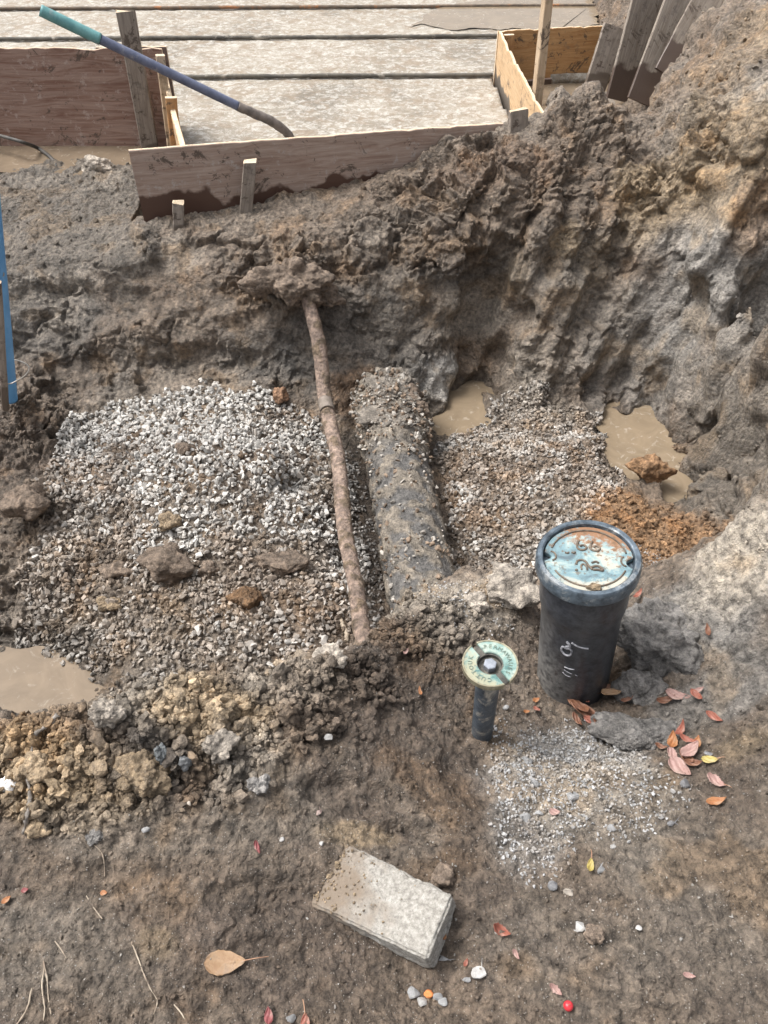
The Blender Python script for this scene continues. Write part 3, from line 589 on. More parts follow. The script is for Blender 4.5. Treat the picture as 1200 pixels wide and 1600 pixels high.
# ------------------------------------------------------------------ timber
def wood(name, c1, c2, wetc=None, wetz=None, splash=None, knots=True, axis=2, scale=1.0, rough=.75, facec=None):
    """grain runs along local X; wetc soaks the foot up to height wetz with a ragged edge"""
    k = NT(name); v = k.coord((.9 * scale, 9 * scale, 9 * scale)); g1 = k.noise(v, 3.2, 7, .68, 2.0); g2 = k.noise(k.coord((2, 60, 60)), 3, 4, .7)
    lo = k.noise(k.coord(), 5, 4, .6); b = k.ramp(g1, [(.36, c1), (.58, c2)])
    b = k.mix(k.math('MULTIPLY', k.ramp(g2, [(.4, (0, 0, 0)), (.6, (1, 1, 1))]), .28), b, tuple(x * .5 for x in c1))
    if knots:
        vo = k.add('ShaderNodeTexVoronoi', {'Vector': k.coord((2.1, 5, 5)), 'Scale': 1.4, 'Randomness': 1.0})
        b = k.mix(k.ramp(vo.outputs['Distance'], [(.05, (.85, .85, .85)), (.09, (0, 0, 0))]), b, tuple(x * .35 for x in c1))
    b = k.mix(k.ramp(k.noise(k.coord(), 11, 7, .8), [(.56, (0, 0, 0)), (.62, (.65, .65, .65))]), b, splash or tuple(x * .6 for x in c1))
    b = k.mix(k.ramp(k.noise(k.coord((1.01, 1, 1)), 7.3, 7, .8, .6), [(.575, (0, 0, 0)), (.61, (.85, .85, .85))]), b, (.075, .055, .042))
    ro = rough
    if wetc:
        z = k.add('ShaderNodeSeparateXYZ', {0: k.add('ShaderNodeTexCoord').outputs['Object']}).outputs[axis]
        m = k.math('ADD', z, k.math('MULTIPLY', k.math('SUBTRACT', k.noise(k.coord((1.4, 1, 1)), 2.6, 4, .55), .5), .34))
        m = k.add('ShaderNodeMapRange', {0: m, 1: wetz - .008, 2: wetz + .008, 3: 1.0, 4: 0.0}).outputs[0]
        b = k.mix(m, b, wetc); ro = k.add('ShaderNodeMapRange', {0: m, 3: rough, 4: .45}).outputs[0]
    k.set('Base Color', b); k.set('Roughness', ro); k.set('Normal', k.bump(k.math('ADD', g1, k.math('MULTIPLY', g2, .5)), .45, .004)); return k.m
M['ply'] = wood('stained_plywood', (.30, .205, .16), (.43, .335, .28), (.09, .048, .034), .20, (.44, .40, .37))
M['ply2'] = wood('brown_plywood', (.20, .105, .075), (.33, .225, .18), None, 0, (.42, .34, .30), knots=False, scale=.8)
M['ply3'] = wood('dull_plywood', (.15, .10, .085), (.20, .145, .12), (.06, .035, .025), .12, (.3, .25, .22), knots=False)
M['new'] = wood('new_plywood', (.40, .20, .075), (.55, .33, .15), (.50, .19, .045), .12, (.22, .15, .09))
M['newside'] = wood('new_timber_side', (.46, .30, .16), (.60, .42, .25), (.10, .085, .07), .16, (.3, .22, .14), knots=False)
M['grey'] = wood('weathered_timber', (.20, .165, .135), (.31, .265, .225), (.12, .095, .075), .13, (.12, .10, .085), knots=False, axis=0)
M['stake'] = wood('fresh_timber', (.47, .34, .22), (.60, .47, .33), None, 0, (.3, .22, .15), knots=False)
M['stakedark'] = wood('orange_timber', (.42, .21, .08), (.52, .30, .14), None, 0, (.25, .15, .08), knots=False)
M['pale'] = simple('cut_edge', (.50, .38, .25), (.66, .55, .41), 30, .8, third=(.2, .15, .1), t3=.66)
M['sheet'] = wood('muddy_plank', (.17, .135, .105), (.29, .25, .21), (.085, .06, .048), .22, (.12, .10, .09), knots=False, scale=.7, axis=0)
def board(name, L, H, T, mat, edge=None, parent=None, nseg=24, jag=.002, seed=1, topcut=0.0, botcut=0.0, chip=0.0):
    """a board standing on its edge: local X length, Z height, Y thickness; origin at the lower left back corner"""
    bm = bmesh.new(); r = random.Random(seed); cols_ = []
    for i in range(nseg + 1):
        x = L * i / nseg; a = [];
        zt = H + topcut * i / nseg + r.uniform(-jag, jag) - (r.random() ** 6) * chip; zb = botcut * i / nseg + r.uniform(-jag, jag)
        b_ = .006 * math.sin(i / nseg * 3.1)
        c_ = min(.003, T * .2)
        for y, z in ((c_, zb), (0, zb + c_), (0, zt - c_), (c_, zt), (T - c_, zt), (T, zt - c_), (T, zb + c_), (T - c_, zb)): a.append(bm.verts.new((x, y + b_, z)))
        cols_.append(a)
    for i in range(nseg):
        for j in range(8):
            q = (j + 1) % 8; f = bm.faces.new((cols_[i][j], cols_[i][q], cols_[i + 1][q], cols_[i + 1][j]))
            if edge and j == 3: f.material_index = 1
    f = bm.faces.new(cols_[0][::-1]); f.material_index = 1 if edge else 0
    f = bm.faces.new(cols_[-1]); f.material_index = 1 if edge else 0
    bmesh.ops.recalc_face_normals(bm, faces=bm.faces[:])
    me = bpy.data.meshes.new(name); bm.to_mesh(me); bm.free(); me.materials.append(mat)
    if edge: me.materials.append(edge)
    return obj(name, me, None, parent)
def stand(o, p0, p1, tilt=0.0):
    """p0, p1: lower left and lower right ends"""
    p0, p1 = Vector(p0), Vector(p1); d = p1 - p0; az = math.atan2(d.y, d.x); pit = math.atan2(d.z, math.hypot(d.x, d.y))
    o.matrix_world = Matrix.Translation(p0) @ Matrix.Rotation(az, 4, 'Z') @ Matrix.Rotation(-pit, 4, 'Y') @ Matrix.Rotation(tilt, 4, 'X')
def post(name, w, t, p0, p1, mat, edge, lean_y=0, facing=0.0, broken=0.0, seed=1):
    """a stake between its foot p0 and its head p1: grain runs up"""
    p0, p1 = Vector(p0), Vector(p1); L = (p1 - p0).length
    bm = bmesh.new(); r = random.Random(seed); n = 14; rings = []
    for i in range(n + 1):
        x = L * i / n; c_ = .004; ring = []
        for q, (y, z) in enumerate(((-w / 2 + c_, -t / 2), (w / 2 - c_, -t / 2), (w / 2, -t / 2 + c_), (w / 2, t / 2 - c_), (w / 2 - c_, t / 2), (-w / 2 + c_, t / 2), (-w / 2, t / 2 - c_), (-w / 2, -t / 2 + c_))):
            xx = x + (broken * r.uniform(-1, .4) if i == n else 0); ring.append(bm.verts.new((xx, y + r.uniform(-.0012, .0012), z + r.uniform(-.0012, .0012))))
        rings.append(ring)
    for i in range(n):
        for j in range(8): q = (j + 1) % 8; bm.faces.new((rings[i][j], rings[i][q], rings[i + 1][q], rings[i + 1][j]))
    bm.faces.new(rings[0][::-1]); f = bm.faces.new(rings[-1]); f.material_index = 1
    bmesh.ops.recalc_face_normals(bm, faces=bm.faces[:]); me = bpy.data.meshes.new(name); bm.to_mesh(me); bm.free(); me.materials.append(mat); me.materials.append(edge)
    o = obj(name, me, None); X = (p1 - p0).normalized(); Yd = Vector((math.cos(facing), math.sin(facing), 0)); Yd = (Yd - X * Yd.dot(X)).normalized(); Zd = X.cross(Yd)
    o.matrix_world = Matrix.Translation(p0) @ Matrix((X, Yd, Zd)).transposed().to_4x4(); return o
fa = math.atan2(BR[1] - BL[1], BR[0] - BL[0])
o = board('form_board', 2.26, .44, .019, M['ply'], M['pale'], None, 60, .0012, 4, 0, 0, .006); stand(o, (BL[0], BL[1], -.44), (BR[0], BR[1], -.44), R(2))
tag(o, 'long stained plywood form board with a soaked dark foot, along the pit edge', 'form board')
o = board('form_board', 2.3, .57, .02, M['ply2'], M['pale'], None, 40, .003, 5, 0, 0, .01); stand(o, (-3.62, 5.30, -.40), (-1.49, 5.30, -.40), R(-1))
o.location.z = -.395; tag(o, 'wide brown grained plywood form board behind the muddy water', 'form board')
o = board('form_board', .42, .56, .02, M['ply3'], M['pale'], None, 10, .002, 6); stand(o, (-1.73, 5.38, -.40), (-1.31, 5.395, -.40))
tag(o, 'short dull brown form board behind the grey leaning stake', 'form board')
o = board('form_board', 1.08, .42, .03, M['newside'], M['pale'], None, 20, .003, 7, 0, 0, .01); stand(o, (-1.03, 4.30, -.42), (-1.32, 5.345, -.36))
tag(o, 'narrow new timber form board seen end on beside the grey leaning stake', 'form board')
o = post('timber_stake', .105, .04, aty(240, 262, 5.22), aty(196, 16, 5.20), M['grey'], M['pale'], facing=R(8), broken=.012, seed=3); tag(o, 'tall grey weathered stake under the blue handle', 'stake')
o = post('timber_stake', .05, .04, aty(272, 262, 5.0), aty(250, 86, 5.02), M['stake'], M['pale'], facing=R(15), seed=4); tag(o, 'pale new stake just right of the tall grey stake', 'stake')
o = post('timber_stake', .062, .04, aty(279, 262, 4.72), aty(267, 152, 4.75), M['stakedark'], M['pale'], facing=R(15), seed=5); tag(o, 'short orange new stake beside the narrow end-on form board', 'stake')
o = post('timber_stake', .066, .035, aty(374, 375, 4.25) + np.array([0, 0, -.1]), aty(391, 250, 4.26), M['grey'], M['pale'], facing=fa, broken=.02, seed=6); tag(o, 'leaning splintered stake nailed on the long stained board', 'stake')
o = post('timber_stake', .06, .035, aty(277, 372, 4.14) + np.array([0, 0, -.08]), aty(278, 314, 4.17), M['grey'], M['pale'], facing=fa, broken=.015, seed=7); tag(o, 'short broken stub of a stake low on the long stained board', 'stake')
o = post('timber_stake', .10, .045, aty(808, 250, 4.54), aty(810, 171, 4.56), M['grey'], M['pale'], facing=fa, broken=.012, seed=8); tag(o, 'stub of a grey stake at the corner of the form box', 'stake')
# form box at the right of the slab
o = board('form_board', 1.70, .42, .02, M['newside'], M['pale'], None, 30, .004, 9, 0, 0, .02); stand(o, (.905, 4.66, -.42), (.825, 6.34, -.42))
tag(o, 'new plywood side of the form box, splashed grey towards the slab', 'form board')
o = board('form_board', .80, .44, .02, M['new'], M['pale'], None, 24, .003, 10, 0, 0, .012); stand(o, (.80, 6.36, -.44), (1.60, 6.50, -.44))
tag(o, 'orange new plywood back of the form box above the water', 'form board')
o = post('timber_stake', .055, .045, (.925, 5.16, -.45), (.905, 5.16, .50), M['stake'], M['pale'], facing=R(25), seed=11); tag(o, 'tall pale square stake inside the form box', 'stake')
o = post('timber_stake', .07, .035, (.87, 6.30, -.45), (.87, 6.30, -.005), M['stakedark'], M['pale'], facing=R(8), seed=12); tag(o, 'short orange brace in the back corner of the form box', 'stake')
o = board('timber_batten', .26, .035, .03, M['ply3'], None, None, 6, .001, 13); stand(o, (.90, 5.95, -.24), (1.13, 6.0, -.235)); tag(o, 'small dark batten across the back of the form box', 'batten')
o = post('timber_stake', .16, .03, aty(925, 150, 6.15), aty(960, 41, 6.30), M['grey'], M['pale'], facing=R(10), seed=14); tag(o, 'broad grey stake at the right end of the orange board', 'stake')
for i, (a_, b_, w_, lb) in enumerate([(((978, 160), 6.0), ((1030, -30), 6.25), .33, 'wide grey muddy plank leaning beside the form box, nearest the orange board'), (((1010, 165), 5.75), ((1085, -30), 6.1), .30, 'wide grey muddy plank leaning in the middle of the three'), (((1045, 120), 5.7), ((1125, -30), 6.0), .22, 'narrow dark edged muddy plank leaning against the right bank')]):
    o = post('timber_plank', w_, .025, aty(*a_[0], a_[1]), aty(*b_[0], b_[1]), M['sheet'], M['pale'], facing=R(18 - 6 * i), seed=20 + i); tag(o, lb, 'plank', 'planks leaning by the form box')
o = board('timber_beam', 2.6, .10, .09, M['ply3'], None, None, 20, .003, 15); stand(o, aty(-60, 24, 9.0), aty(240, 8, 9.2)); o.location.z = -.29; o.rotation_euler.x = 0; tag(o, 'dark wet timber beam lying on the slab past the furthest bar', 'beam')

# ------------------------------------------------------------------ handle, cable, blue pipe
hd = empty('tool_handle', (-.58, 5.15, -.28)); tag(hd, 'long blue grey tool handle with a teal grip, leaning over the boards', 'tool handle')
def rel(me, o):
    me.transform(Matrix.Translation(-Vector(o.location))); return me
A_, B_ = Vector(aty(63, 16, 4.86)), Vector(aty(372, 166, 5.04)); E1, E2 = Vector(aty(425, 190, 5.08)), Vector(aty(458, 222, 5.12))
M['teal'] = simple('teal_grip', (.09, .24, .25), (.16, .36, .36), 20, .5, 0, .2, third=(.30, .36, .36), t3=.66)
M['blue'] = simple('blue_shaft', (.085, .10, .16), (.16, .18, .26), 14, .45, 0, .15, third=(.30, .29, .29), t3=.64)
M['mudshaft'] = simple('muddy_shaft', (.10, .085, .075), (.20, .17, .15), 20, .7, 0, .5, third=(.09, .10, .15), t3=.6)
A2_ = A_.lerp(B_, .28)
obj('grip', rel(tube([A_, A_.lerp(A2_, .5), A2_], [.029, .030, .030], 18), hd), M['teal'], hd)
obj('shaft', rel(tube([A2_, A2_.lerp(B_, .5), B_], .0255, 18), hd), M['blue'], hd)
obj('muddy_end', rel(tube([B_, B_.lerp(E1, .5), E1, E1.lerp(E2, .6) + Vector((.01, 0, .01)), E2], [.0262, .027, .027, .026, .024], 18, .003, 5, .01, 30), hd), M['mudshaft'], hd)
M['cable'] = simple('black_cable', (.03, .03, .03), (.09, .08, .07), 20, .6)
cp = [(-40, 200), (0, 212), (35, 222), (60, 232), (78, 245), (88, 258), (84, 268), (70, 275)]
o = obj('cable', tube([tuple(atz(u, v, -.355 + (.10 if i < 3 else .03) - .012 * i)) for i, (u, v) in enumerate(cp)], .011, 10), M['cable']); tag(o, 'thin black cable curling out of the muddy water', 'cable')
bp = empty('blue_pipe', bhit(14, 596)); b0 = Vector(aty(14, 604, 3.15)); b1 = Vector(aty(-30, 150, 3.0)); bp.location = b0
tag(bp, 'bright blue plastic pipe standing in the mud mound at the left edge', 'pipe')
M['bluep'] = simple('blue_plastic', (.09, .30, .60), (.14, .38, .70), 6, .4, 0, .08, third=(.28, .30, .32), t3=.68)
obj('pipe_wall', rel(tube([b0 - (b1 - b0) * .06, b0.lerp(b1, .5), b1], .034, 24), bp), M['bluep'], bp)
M['wire'] = simple('thin_wire', (.25, .23, .20), (.45, .42, .38), 20, .5, .3)
wq = [aty(u, v, y) for u, v, y in ((2, 588, 3.04), (12, 600, 3.04), (24, 596, 3.06), (40, 586, 3.06), (46, 574, 3.1), (36, 566, 3.14), (22, 562, 3.17))]
obj('tie_wire', rel(tube([tuple(p) for p in wq], .003, 8), bp), M['wire'], bp)
wq = [aty(u, v, 3.06) for u, v in ((-4, 414), (2, 420), (6, 427), (5, 431), (-2, 433))]
obj('tie_wire', rel(tube([tuple(p) for p in wq], .0028, 8), bp), M['wire'], bp)
o = post('timber_stake', .03, .02, aty(9, 640, 3.02), aty(-4, 440, 2.95), M['grey'], M['pale'], facing=0, seed=30); tag(o, 'thin muddy stick tied against the bright blue pipe', 'stake')

# ------------------------------------------------------------------ pipes in the pit
def crust(V, nr, seed, amp, s=9, th=.02):
    m = sst(th, th + .28, fbm(V, s, 4, seed)); return m, V + nr * (m * (amp * .55 + amp * .6 * np.abs(fbm(V, 45, 3, seed + 3))) + .0012 * fbm(V, 60, 3, seed + 7))[:, None]
def crusted_tube(name, pts, rad, seg, seed, amp, cdry, cmud, parent, off, s=9, extra=None, step=.008, th=.02):
    me = tube(pts, rad, seg, step=step); n = len(me.vertices); V = np.empty(n * 3, np.float32); me.vertices.foreach_get('co', V); V = V.reshape(-1, 3)
    nr = np.empty(n * 3, np.float32); me.vertices.foreach_get('normal', nr); nr = nr.reshape(-1, 3)
    m, V2 = crust(V, nr, seed, amp, s, th)
    if extra is not None: ex = extra(V); V2 = V2 + nr * (ex * (.02 + .03 * np.abs(fbm(V, 18, 3, seed + 9))))[:, None]; m = np.maximum(m, ex)
    me.vertices.foreach_set('co', (V2 - np.array(off)).ravel().astype(np.float32)); me.name = name
    c = cdry * (1 - m[:, None]) + cmud * m[:, None]; c = c * (1 + .5 * fbm(V, 20, 4, seed + 11))[:, None]; c = np.clip(c, .01, .8)
    a = me.color_attributes.new('soil', 'FLOAT_COLOR', 'POINT'); a.data.foreach_set('color', np.concatenate([c, (.9 - .5 * m)[:, None]], 1).astype(np.float32).ravel()); me.update()
    return obj(name, me, M['clod'], parent), V2, nr
tp = empty('thin_pipe', (-.29, 3.28, -.9)); tag(tp, 'thin muddy pipe running down the pit wall and across the gravel', 'pipe')
q = [aty(468, 425, 3.95), aty(482, 465, 3.72), aty(497, 545, 3.52), aty(510, 625, 3.30), aty(526, 720, 2.86), aty(541, 830, 2.42), aty(554, 920, 2.10), aty(568, 985, 1.90), aty(585, 1060, 1.6)]
q = [tuple(p + np.array([(-1) ** i * .007, 0, .004 * (i % 3)])) for i, p in enumerate(q)]
crusted_tube('pipe_wall', q, [.034, .034, .035, .036, .034, .033, .032, .032, .032], 36, 91, .006, col(.27, .20, .16), col(.15, .11, .075), tp, tp.location, 16)
obj('coupling', rel(tube([Vector(q[3]).lerp(Vector(q[4]), .02), Vector(q[3]).lerp(Vector(q[4]), .20)], [.039, .038], 20, .003, 4, .01, 40, .004), tp), simple('coupling_metal', (.15, .125, .10), (.26, .22, .19), 20, .6, .2, .5, third=(.35, .20, .16)), tp)
bpx = empty('thick_pipe', (.08, 2.8, -1.0)); tag(bpx, 'thick dark pipe half buried in gravel with clods on its far end', 'pipe')
q0, q1 = Vector((.005, 3.50, -1.03)), Vector((.165, 2.15, -1.045)); dq = (q1 - q0).normalized()
qe = q1 + dq * .65
ends = lambda V: np.clip(1 - sst(.05, .42, (V @ np.array(dq)) - np.dot(q0, dq) - .22 + .16 * fbm(V, 8, 3, 5)) + .0, 0, 1) * sst(-.35, .3, (V[:, 2] + 1.03) / .14)
_, VP, NP_ = crusted_tube('pipe_wall', [tuple(q0), tuple(q0.lerp(q1, .5)), tuple(q1), tuple(qe)], .146, 96, 95, .015, col(.115, .11, .105), col(.205, .178, .145), bpx, bpx.location, 13, ends, .01, -.12)
ring = tube([q0 + dq * .20, q0 + dq * .24, q0 + dq * .40, q0 + dq * .43], [.152, .163, .161, .148], 48, .006, 6, .01, 20, .02)
obj('bell_end', rel(ring, bpx), simple('tarred_iron', (.06, .055, .05), (.14, .12, .10), 14, .7, .0, .8, third=(.23, .185, .14), t3=.50), bpx)
# stones and soil lying on the thick pipe
up = NP_[:, 2] > .25
al = (VP @ np.array(dq)) - np.dot(q0, dq)
w = (up * (al > .0) * (al < 1.5) * np.clip(.2 + np.exp(-((al - 0.25) / .25) ** 2) * 1.8 + .6 * np.exp(-((al - 1.2) / .05) ** 2), 0, 2)); w = w / w.sum()
ix = rng.choice(len(VP), 900, p=w); s = .006 + .016 * rng.beta(1.5, 3, 900)
cc = np.where(rng.random((900, 1)) < .45, col(.40, .37, .33) * (.5 + .7 * rng.random((900, 1))), col(.19, .14, .10) * (.6 + .8 * rng.random((900, 1))))
scatter('gravel', VP[ix] + NP_[ix] * (s * .35 + .012 * np.exp(-((al[ix] - .2) / .25) ** 2))[:, None], s, cc, np.full(900, .3), HT + LT[:4], M['stone'], 'gravel and crumbs lying on top of the thick pipe', False)

# ------------------------------------------------------------------ cast covers
def lathe(prof, seg=64, name='l', jit_=0.0, seed=0):
    n = len(prof); V, Fc = [], []
    for r_, z_ in prof:
        for i in range(seg): a = 2 * math.pi * i / seg; V.append((r_ * math.cos(a), r_ * math.sin(a), z_))
    for i in range(n - 1):
        for j in range(seg): q = (j + 1) % seg; Fc.append((i * seg + j, i * seg + q, (i + 1) * seg + q, (i + 1) * seg + j))
    if prof[0][0] > 1e-6 and prof[0] != prof[-1]: pass
    me = bpy.data.meshes.new(name); 
    if jit_:
        V = np.array(V); rr = V / (np.linalg.norm(V[:, :2], axis=1)[:, None] + 1e-6); rr[:, 2] = 0; V = V + rr * (jit_ * fbm(V, 14, 4, seed))[:, None]; V = [tuple(x) for x in V]
    me.from_pydata(V, [], Fc); me.polygons.foreach_set('use_smooth', [True] * len(me.polygons)); me.update()
    try: me.set_sharp_from_angle(angle=R(38))
    except Exception: pass
    return me
def extrude_poly(pts2, z0, z1, name='p', bevel=.0):
    bm = bmesh.new(); a = [bm.verts.new((x, y, z1)) for x, y in pts2]; f = bm.faces.new(a)
    if f.calc_area() == 0: pass
    bm.normal_update()
    if f.normal.z < 0: f.normal_flip(); bm.normal_update()
    r_ = bmesh.ops.extrude_face_region(bm, geom=[f]); vs = [e_ for e_ in r_['geom'] if isinstance(e_, bmesh.types.BMVert)]
    for v_ in vs: v_.co.z = z0
    bmesh.ops.recalc_face_normals(bm, faces=bm.faces[:])
    if bevel:
        top = [e_ for e_ in bm.edges if all(abs(v_.co.z - z1) < 1e-6 for v_ in e_.verts)]; bmesh.ops.bevel(bm, geom=top, offset=bevel, segments=2, affect='EDGES')
    me = bpy.data.meshes.new(name); bm.to_mesh(me); bm.free(); return me
def flat_stroke(pts2, w, z0, h, n=8, name='glyph'):
    """raised rounded stroke along a 2-D path"""
    return tube([(x, y, z0 + .0006) for x, y in pts2], w * 1.25, 8, step=.002)
def join(mes, name):
    bm = bmesh.new()
    for m_ in mes: bm.from_mesh(m_)
    me = bpy.data.meshes.new(name); bm.to_mesh(me); bm.free(); me.polygons.foreach_set('use_smooth', [True] * len(me.polygons)); return me
# iron of the pipe body: black tar, dust towards the ground
k = NT('black_pipe'); v = k.coord(); n = k.noise(v, 60, 5, .75); n_ = k.noise(v, 7, 4, .6)
z = k.add('ShaderNodeSeparateXYZ', {0: k.add('ShaderNodeTexCoord').outputs['Object']})
b = k.ramp(n, [(.35, (.022, .024, .028)), (.62, (.055, .06, .07))])
dust = k.math('ADD', k.math('ADD', k.math('MULTIPLY', z.outputs[2], -2.4), .66), k.math('MULTIPLY', k.math('SUBTRACT', n_, .5), 1.2))
dust = k.math('ADD', dust, k.math('MULTIPLY', z.outputs[0], -7.0)); dust = k.math('MULTIPLY', dust, k.ramp(n, [(.38, (.1, .1, .1)), (.60, (1, 1, 1))]), True)
b = k.mix(dust, b, (.27, .26, .24)); k.set('Base Color', b); k.set('Roughness', k.add('ShaderNodeMapRange', {0: dust, 3: .28, 4: .85}).outputs[0]); k.set('Normal', k.bump(n, .25, .003)); M['pipebody'] = k.m
M['rim'] = simple('rim_iron', (.05, .065, .08), (.14, .18, .22), 40, .32, .35, .35, third=(.30, .32, .33), t3=.60)
k = NT('lid_iron'); v = k.coord(); a = k.noise(v, 14, 6, .7, .5); c = k.noise(v, 55, 5, .75)
xyz = k.add('ShaderNodeSeparateXYZ', {0: k.add('ShaderNodeTexCoord').outputs['Object']})
b = k.ramp(a, [(.34, (.09, .13, .15)), (.46, (.17, .27, .30)), (.56, (.30, .38, .37)), (.66, (.45, .44, .38))])
rs = k.math('ADD', k.math('MULTIPLY', k.math('ADD', xyz.outputs[1], k.math('MULTIPLY', xyz.outputs[0], .5)), 9.0), k.math('MULTIPLY', k.math('SUBTRACT', c, .5), 3.2))
b = k.mix(k.ramp(rs, [(.30, (0, 0, 0)), (.60, (.95, .95, .95))]), b, (.25, .125, .06))
sn = k.math('ADD', k.math('MULTIPLY', xyz.outputs[1], -9.0), k.math('MULTIPLY', k.math('SUBTRACT', a, .5), 4.0))
b = k.mix(k.ramp(sn, [(.40, (0, 0, 0)), (.75, (.85, .85, .85))]), b, (.46, .42, .34))
b = k.mix(k.ramp(c, [(.54, (0, 0, 0)), (.62, (.7, .7, .7))]), b, (.12, .085, .055)); k.set('Base Color', b); k.set('Roughness', k.ramp(c, [(.35, (.35,) * 3), (.6, (.75,) * 3)])); k.set('Metallic', .15); k.set('Normal', k.bump(c, .5, .003)); M['lid'] = k.m
M['glyph'] = simple('raised_iron', (.07, .052, .038), (.17, .135, .10), 60, .6, .1)
M['chalk'] = simple('chalk_mark', (.16, .165, .18), (.46, .46, .49), 90, .9)

vt = Vector(atz(920, 868, .27)); vb = Vector(atz(890, 1062, -.25)); vb.y = vt.y - .005
vx = (vt - vb)
vb_g = vt - vx.normalized() * (vx.length + .12); H = (vt - vb_g).length
vbox = empty('valve_box', vb_g); vbox.rotation_mode = 'QUATERNION'; vbox.rotation_quaternion = vx.normalized().to_track_quat('Z', 'Y'); vbox.rotation_quaternion = Vector((0, 0, 1)).rotation_difference(vx.normalized())
tag(vbox, 'large black cast iron valve box with a round rusty turquoise lid', 'valve box')
RS = .1155
me = lathe([(.090, 0), (.091, .08), (.0945, H - .20), (.096, H - .17), (.100, H - .150), (.102, H - .13), (.102, H - .036), (.098, H - .03)], 96, 'body', .0012, 3); obj('body', me, M['pipebody'], vbox)
me = lathe([(.098, H - .045), (RS - .008, H - .044), (RS, H - .036), (RS, H - .006), (RS - .004, H), (RS - .0125, H + .0005), (RS - .0155, H - .002), (RS - .0165, H - .014), (RS - .019, H - .022), (.086, H - .024), (.086, H - .20)], 96, 'rim', .0006, 4); obj('rim', me, M['rim'], vbox)
LR = RS - .0185; lp = []
for i in range(180):
    a_ = 2 * math.pi * i / 180; r_ = LR
    for c0, wd in ((R(172), R(7)), (R(-14), R(9))):
        dlt = (a_ - c0 + math.pi) % (2 * math.pi) - math.pi
        if abs(dlt) < wd: r_ = LR - .016 * math.cos(dlt / wd * math.pi / 2) ** .5
    lp.append((r_ * math.cos(a_), r_ * math.sin(a_)))
lid = obj('lid', extrude_poly(lp, H - .020, H - .008, 'lid', .0012), M['lid'], vbox)
zl = H - .0075
rr = [( (LR - .013) * math.cos(R(t)), (LR - .013) * math.sin(R(t))) for t in list(range(-158, -28, 6))]; r2 = [((LR - .013) * math.cos(R(t)), (LR - .013) * math.sin(R(t))) for t in range(4, 158, 6)]
obj('raised_ring', join([flat_stroke(rr, .0017, zl, 0), flat_stroke(r2, .0017, zl, 0), flat_stroke([(-.082 + .012 * math.cos(R(t)), .012 + .014 * math.sin(R(t))) for t in range(-80, 81, 20)], .0017, zl, 0), flat_stroke([(.078 - .010 * math.cos(R(t)), -.018 + .014 * math.sin(R(t))) for t in range(-80, 81, 20)], .0017, zl, 0)], 'raised_ring'), M['glyph'], lid)
def six(cx, cy, s, rot=0):   # the cast characters read like two 6s
    p = [(-.55, 1.1), (-.72, .5), (-.75, -.1), (-.6, -.6), (-.1, -.85), (.45, -.7), (.68, -.25), (.45, .1), (0, .15), (-.3, -.1)]
    return [(cx + s * (x * math.cos(rot) - y * math.sin(rot)), cy + s * (x * math.sin(rot) + y * math.cos(rot))) for x, y in p]
gl = [flat_stroke(six(-.008, .036, .0145, R(-12)), .0021, zl, 0), flat_stroke(six(.021, .031, .0145, R(-14)), .0021, zl, 0),
      flat_stroke([(-.030, -.018), (-.026, -.008), (-.016, -.006), (-.008, -.012), (-.004, -.024), (.002, -.036)], .0021, zl, 0),
      flat_stroke([(-.021, -.034), (-.020, -.022), (-.014, -.018), (-.009, -.026), (-.009, -.036)], .0018, zl, 0),
      flat_stroke([(.004, -.016), (.014, -.013), (.019, -.018)], .002, zl, 0), flat_stroke([(-.001, -.030), (.010, -.026), (.020, -.030), (.024, -.040), (.014, -.037), (.003, -.036)], .0024, zl, 0),
      flat_stroke([(-.048, .020), (-.044, .017), (-.040, .019)], .0018, zl, 0), flat_stroke([(-.034, .019), (-.030, .016), (-.026, .019)], .0018, zl, 0), flat_stroke([(-.034, -.036), (-.031, -.033)], .0024, zl, 0)]
obj('raised_lettering', join(gl, 'raised_lettering'), M['glyph'], lid)
# soil wedged on the lid edge
V_, F_ = lump_template(4, 301, .4, (1, .5, .35)); V_ = V_ * .017; obj('mud_lump', np_mesh('mud_lump', V_ + np.array([-.004, -.088, H - .003]), F_, np.repeat((TAN * .75)[None], len(V_), 0), np.zeros(len(V_))), M['clod'], lid)
# chalk marks on the body: an 8-like figure and a stroke, then faint scratches
def on_body(pts2, w):
    P = []
    for a_, z_ in pts2:
        r_ = .0955 + (.0015 if z_ > H - .17 else 0); th = R(-102) + a_ / .095; P.append((r_ * math.cos(th), r_ * math.sin(th), z_))
    return tube(P, w, 6, step=.003)
zc = H - .235
mk = [on_body([(-.026 + x * .017, zc + y * .030) for x, y in ((-.2, 1.1), (.35, .7), (-.3, .35), (.55, .2), (.5, -.45), (-.1, -.65), (-.75, -.3), (-.7, .25), (-.1, .2), (.4, .55), (-.1, 1.0))], .0026),
      on_body([(-.018, zc + .034), (-.005, zc + .026), (.012, zc + .020), (.022, zc + .018)], .0022),
      on_body([(-.028, zc - .068), (-.014, zc - .070), (-.004, zc - .068)], .0014), on_body([(-.028, zc - .080), (-.016, zc - .086), (-.008, zc - .088)], .0011), on_body([(-.030, zc - .092), (-.022, zc - .100), (-.010, zc - .102)], .0011), on_body([(.000, zc - .090), (.006, zc - .094)], .0011)]
for m_ in mk: m_.name = 'chalk_marking'; obj('chalk_marking', m_, M['chalk'], vbox)

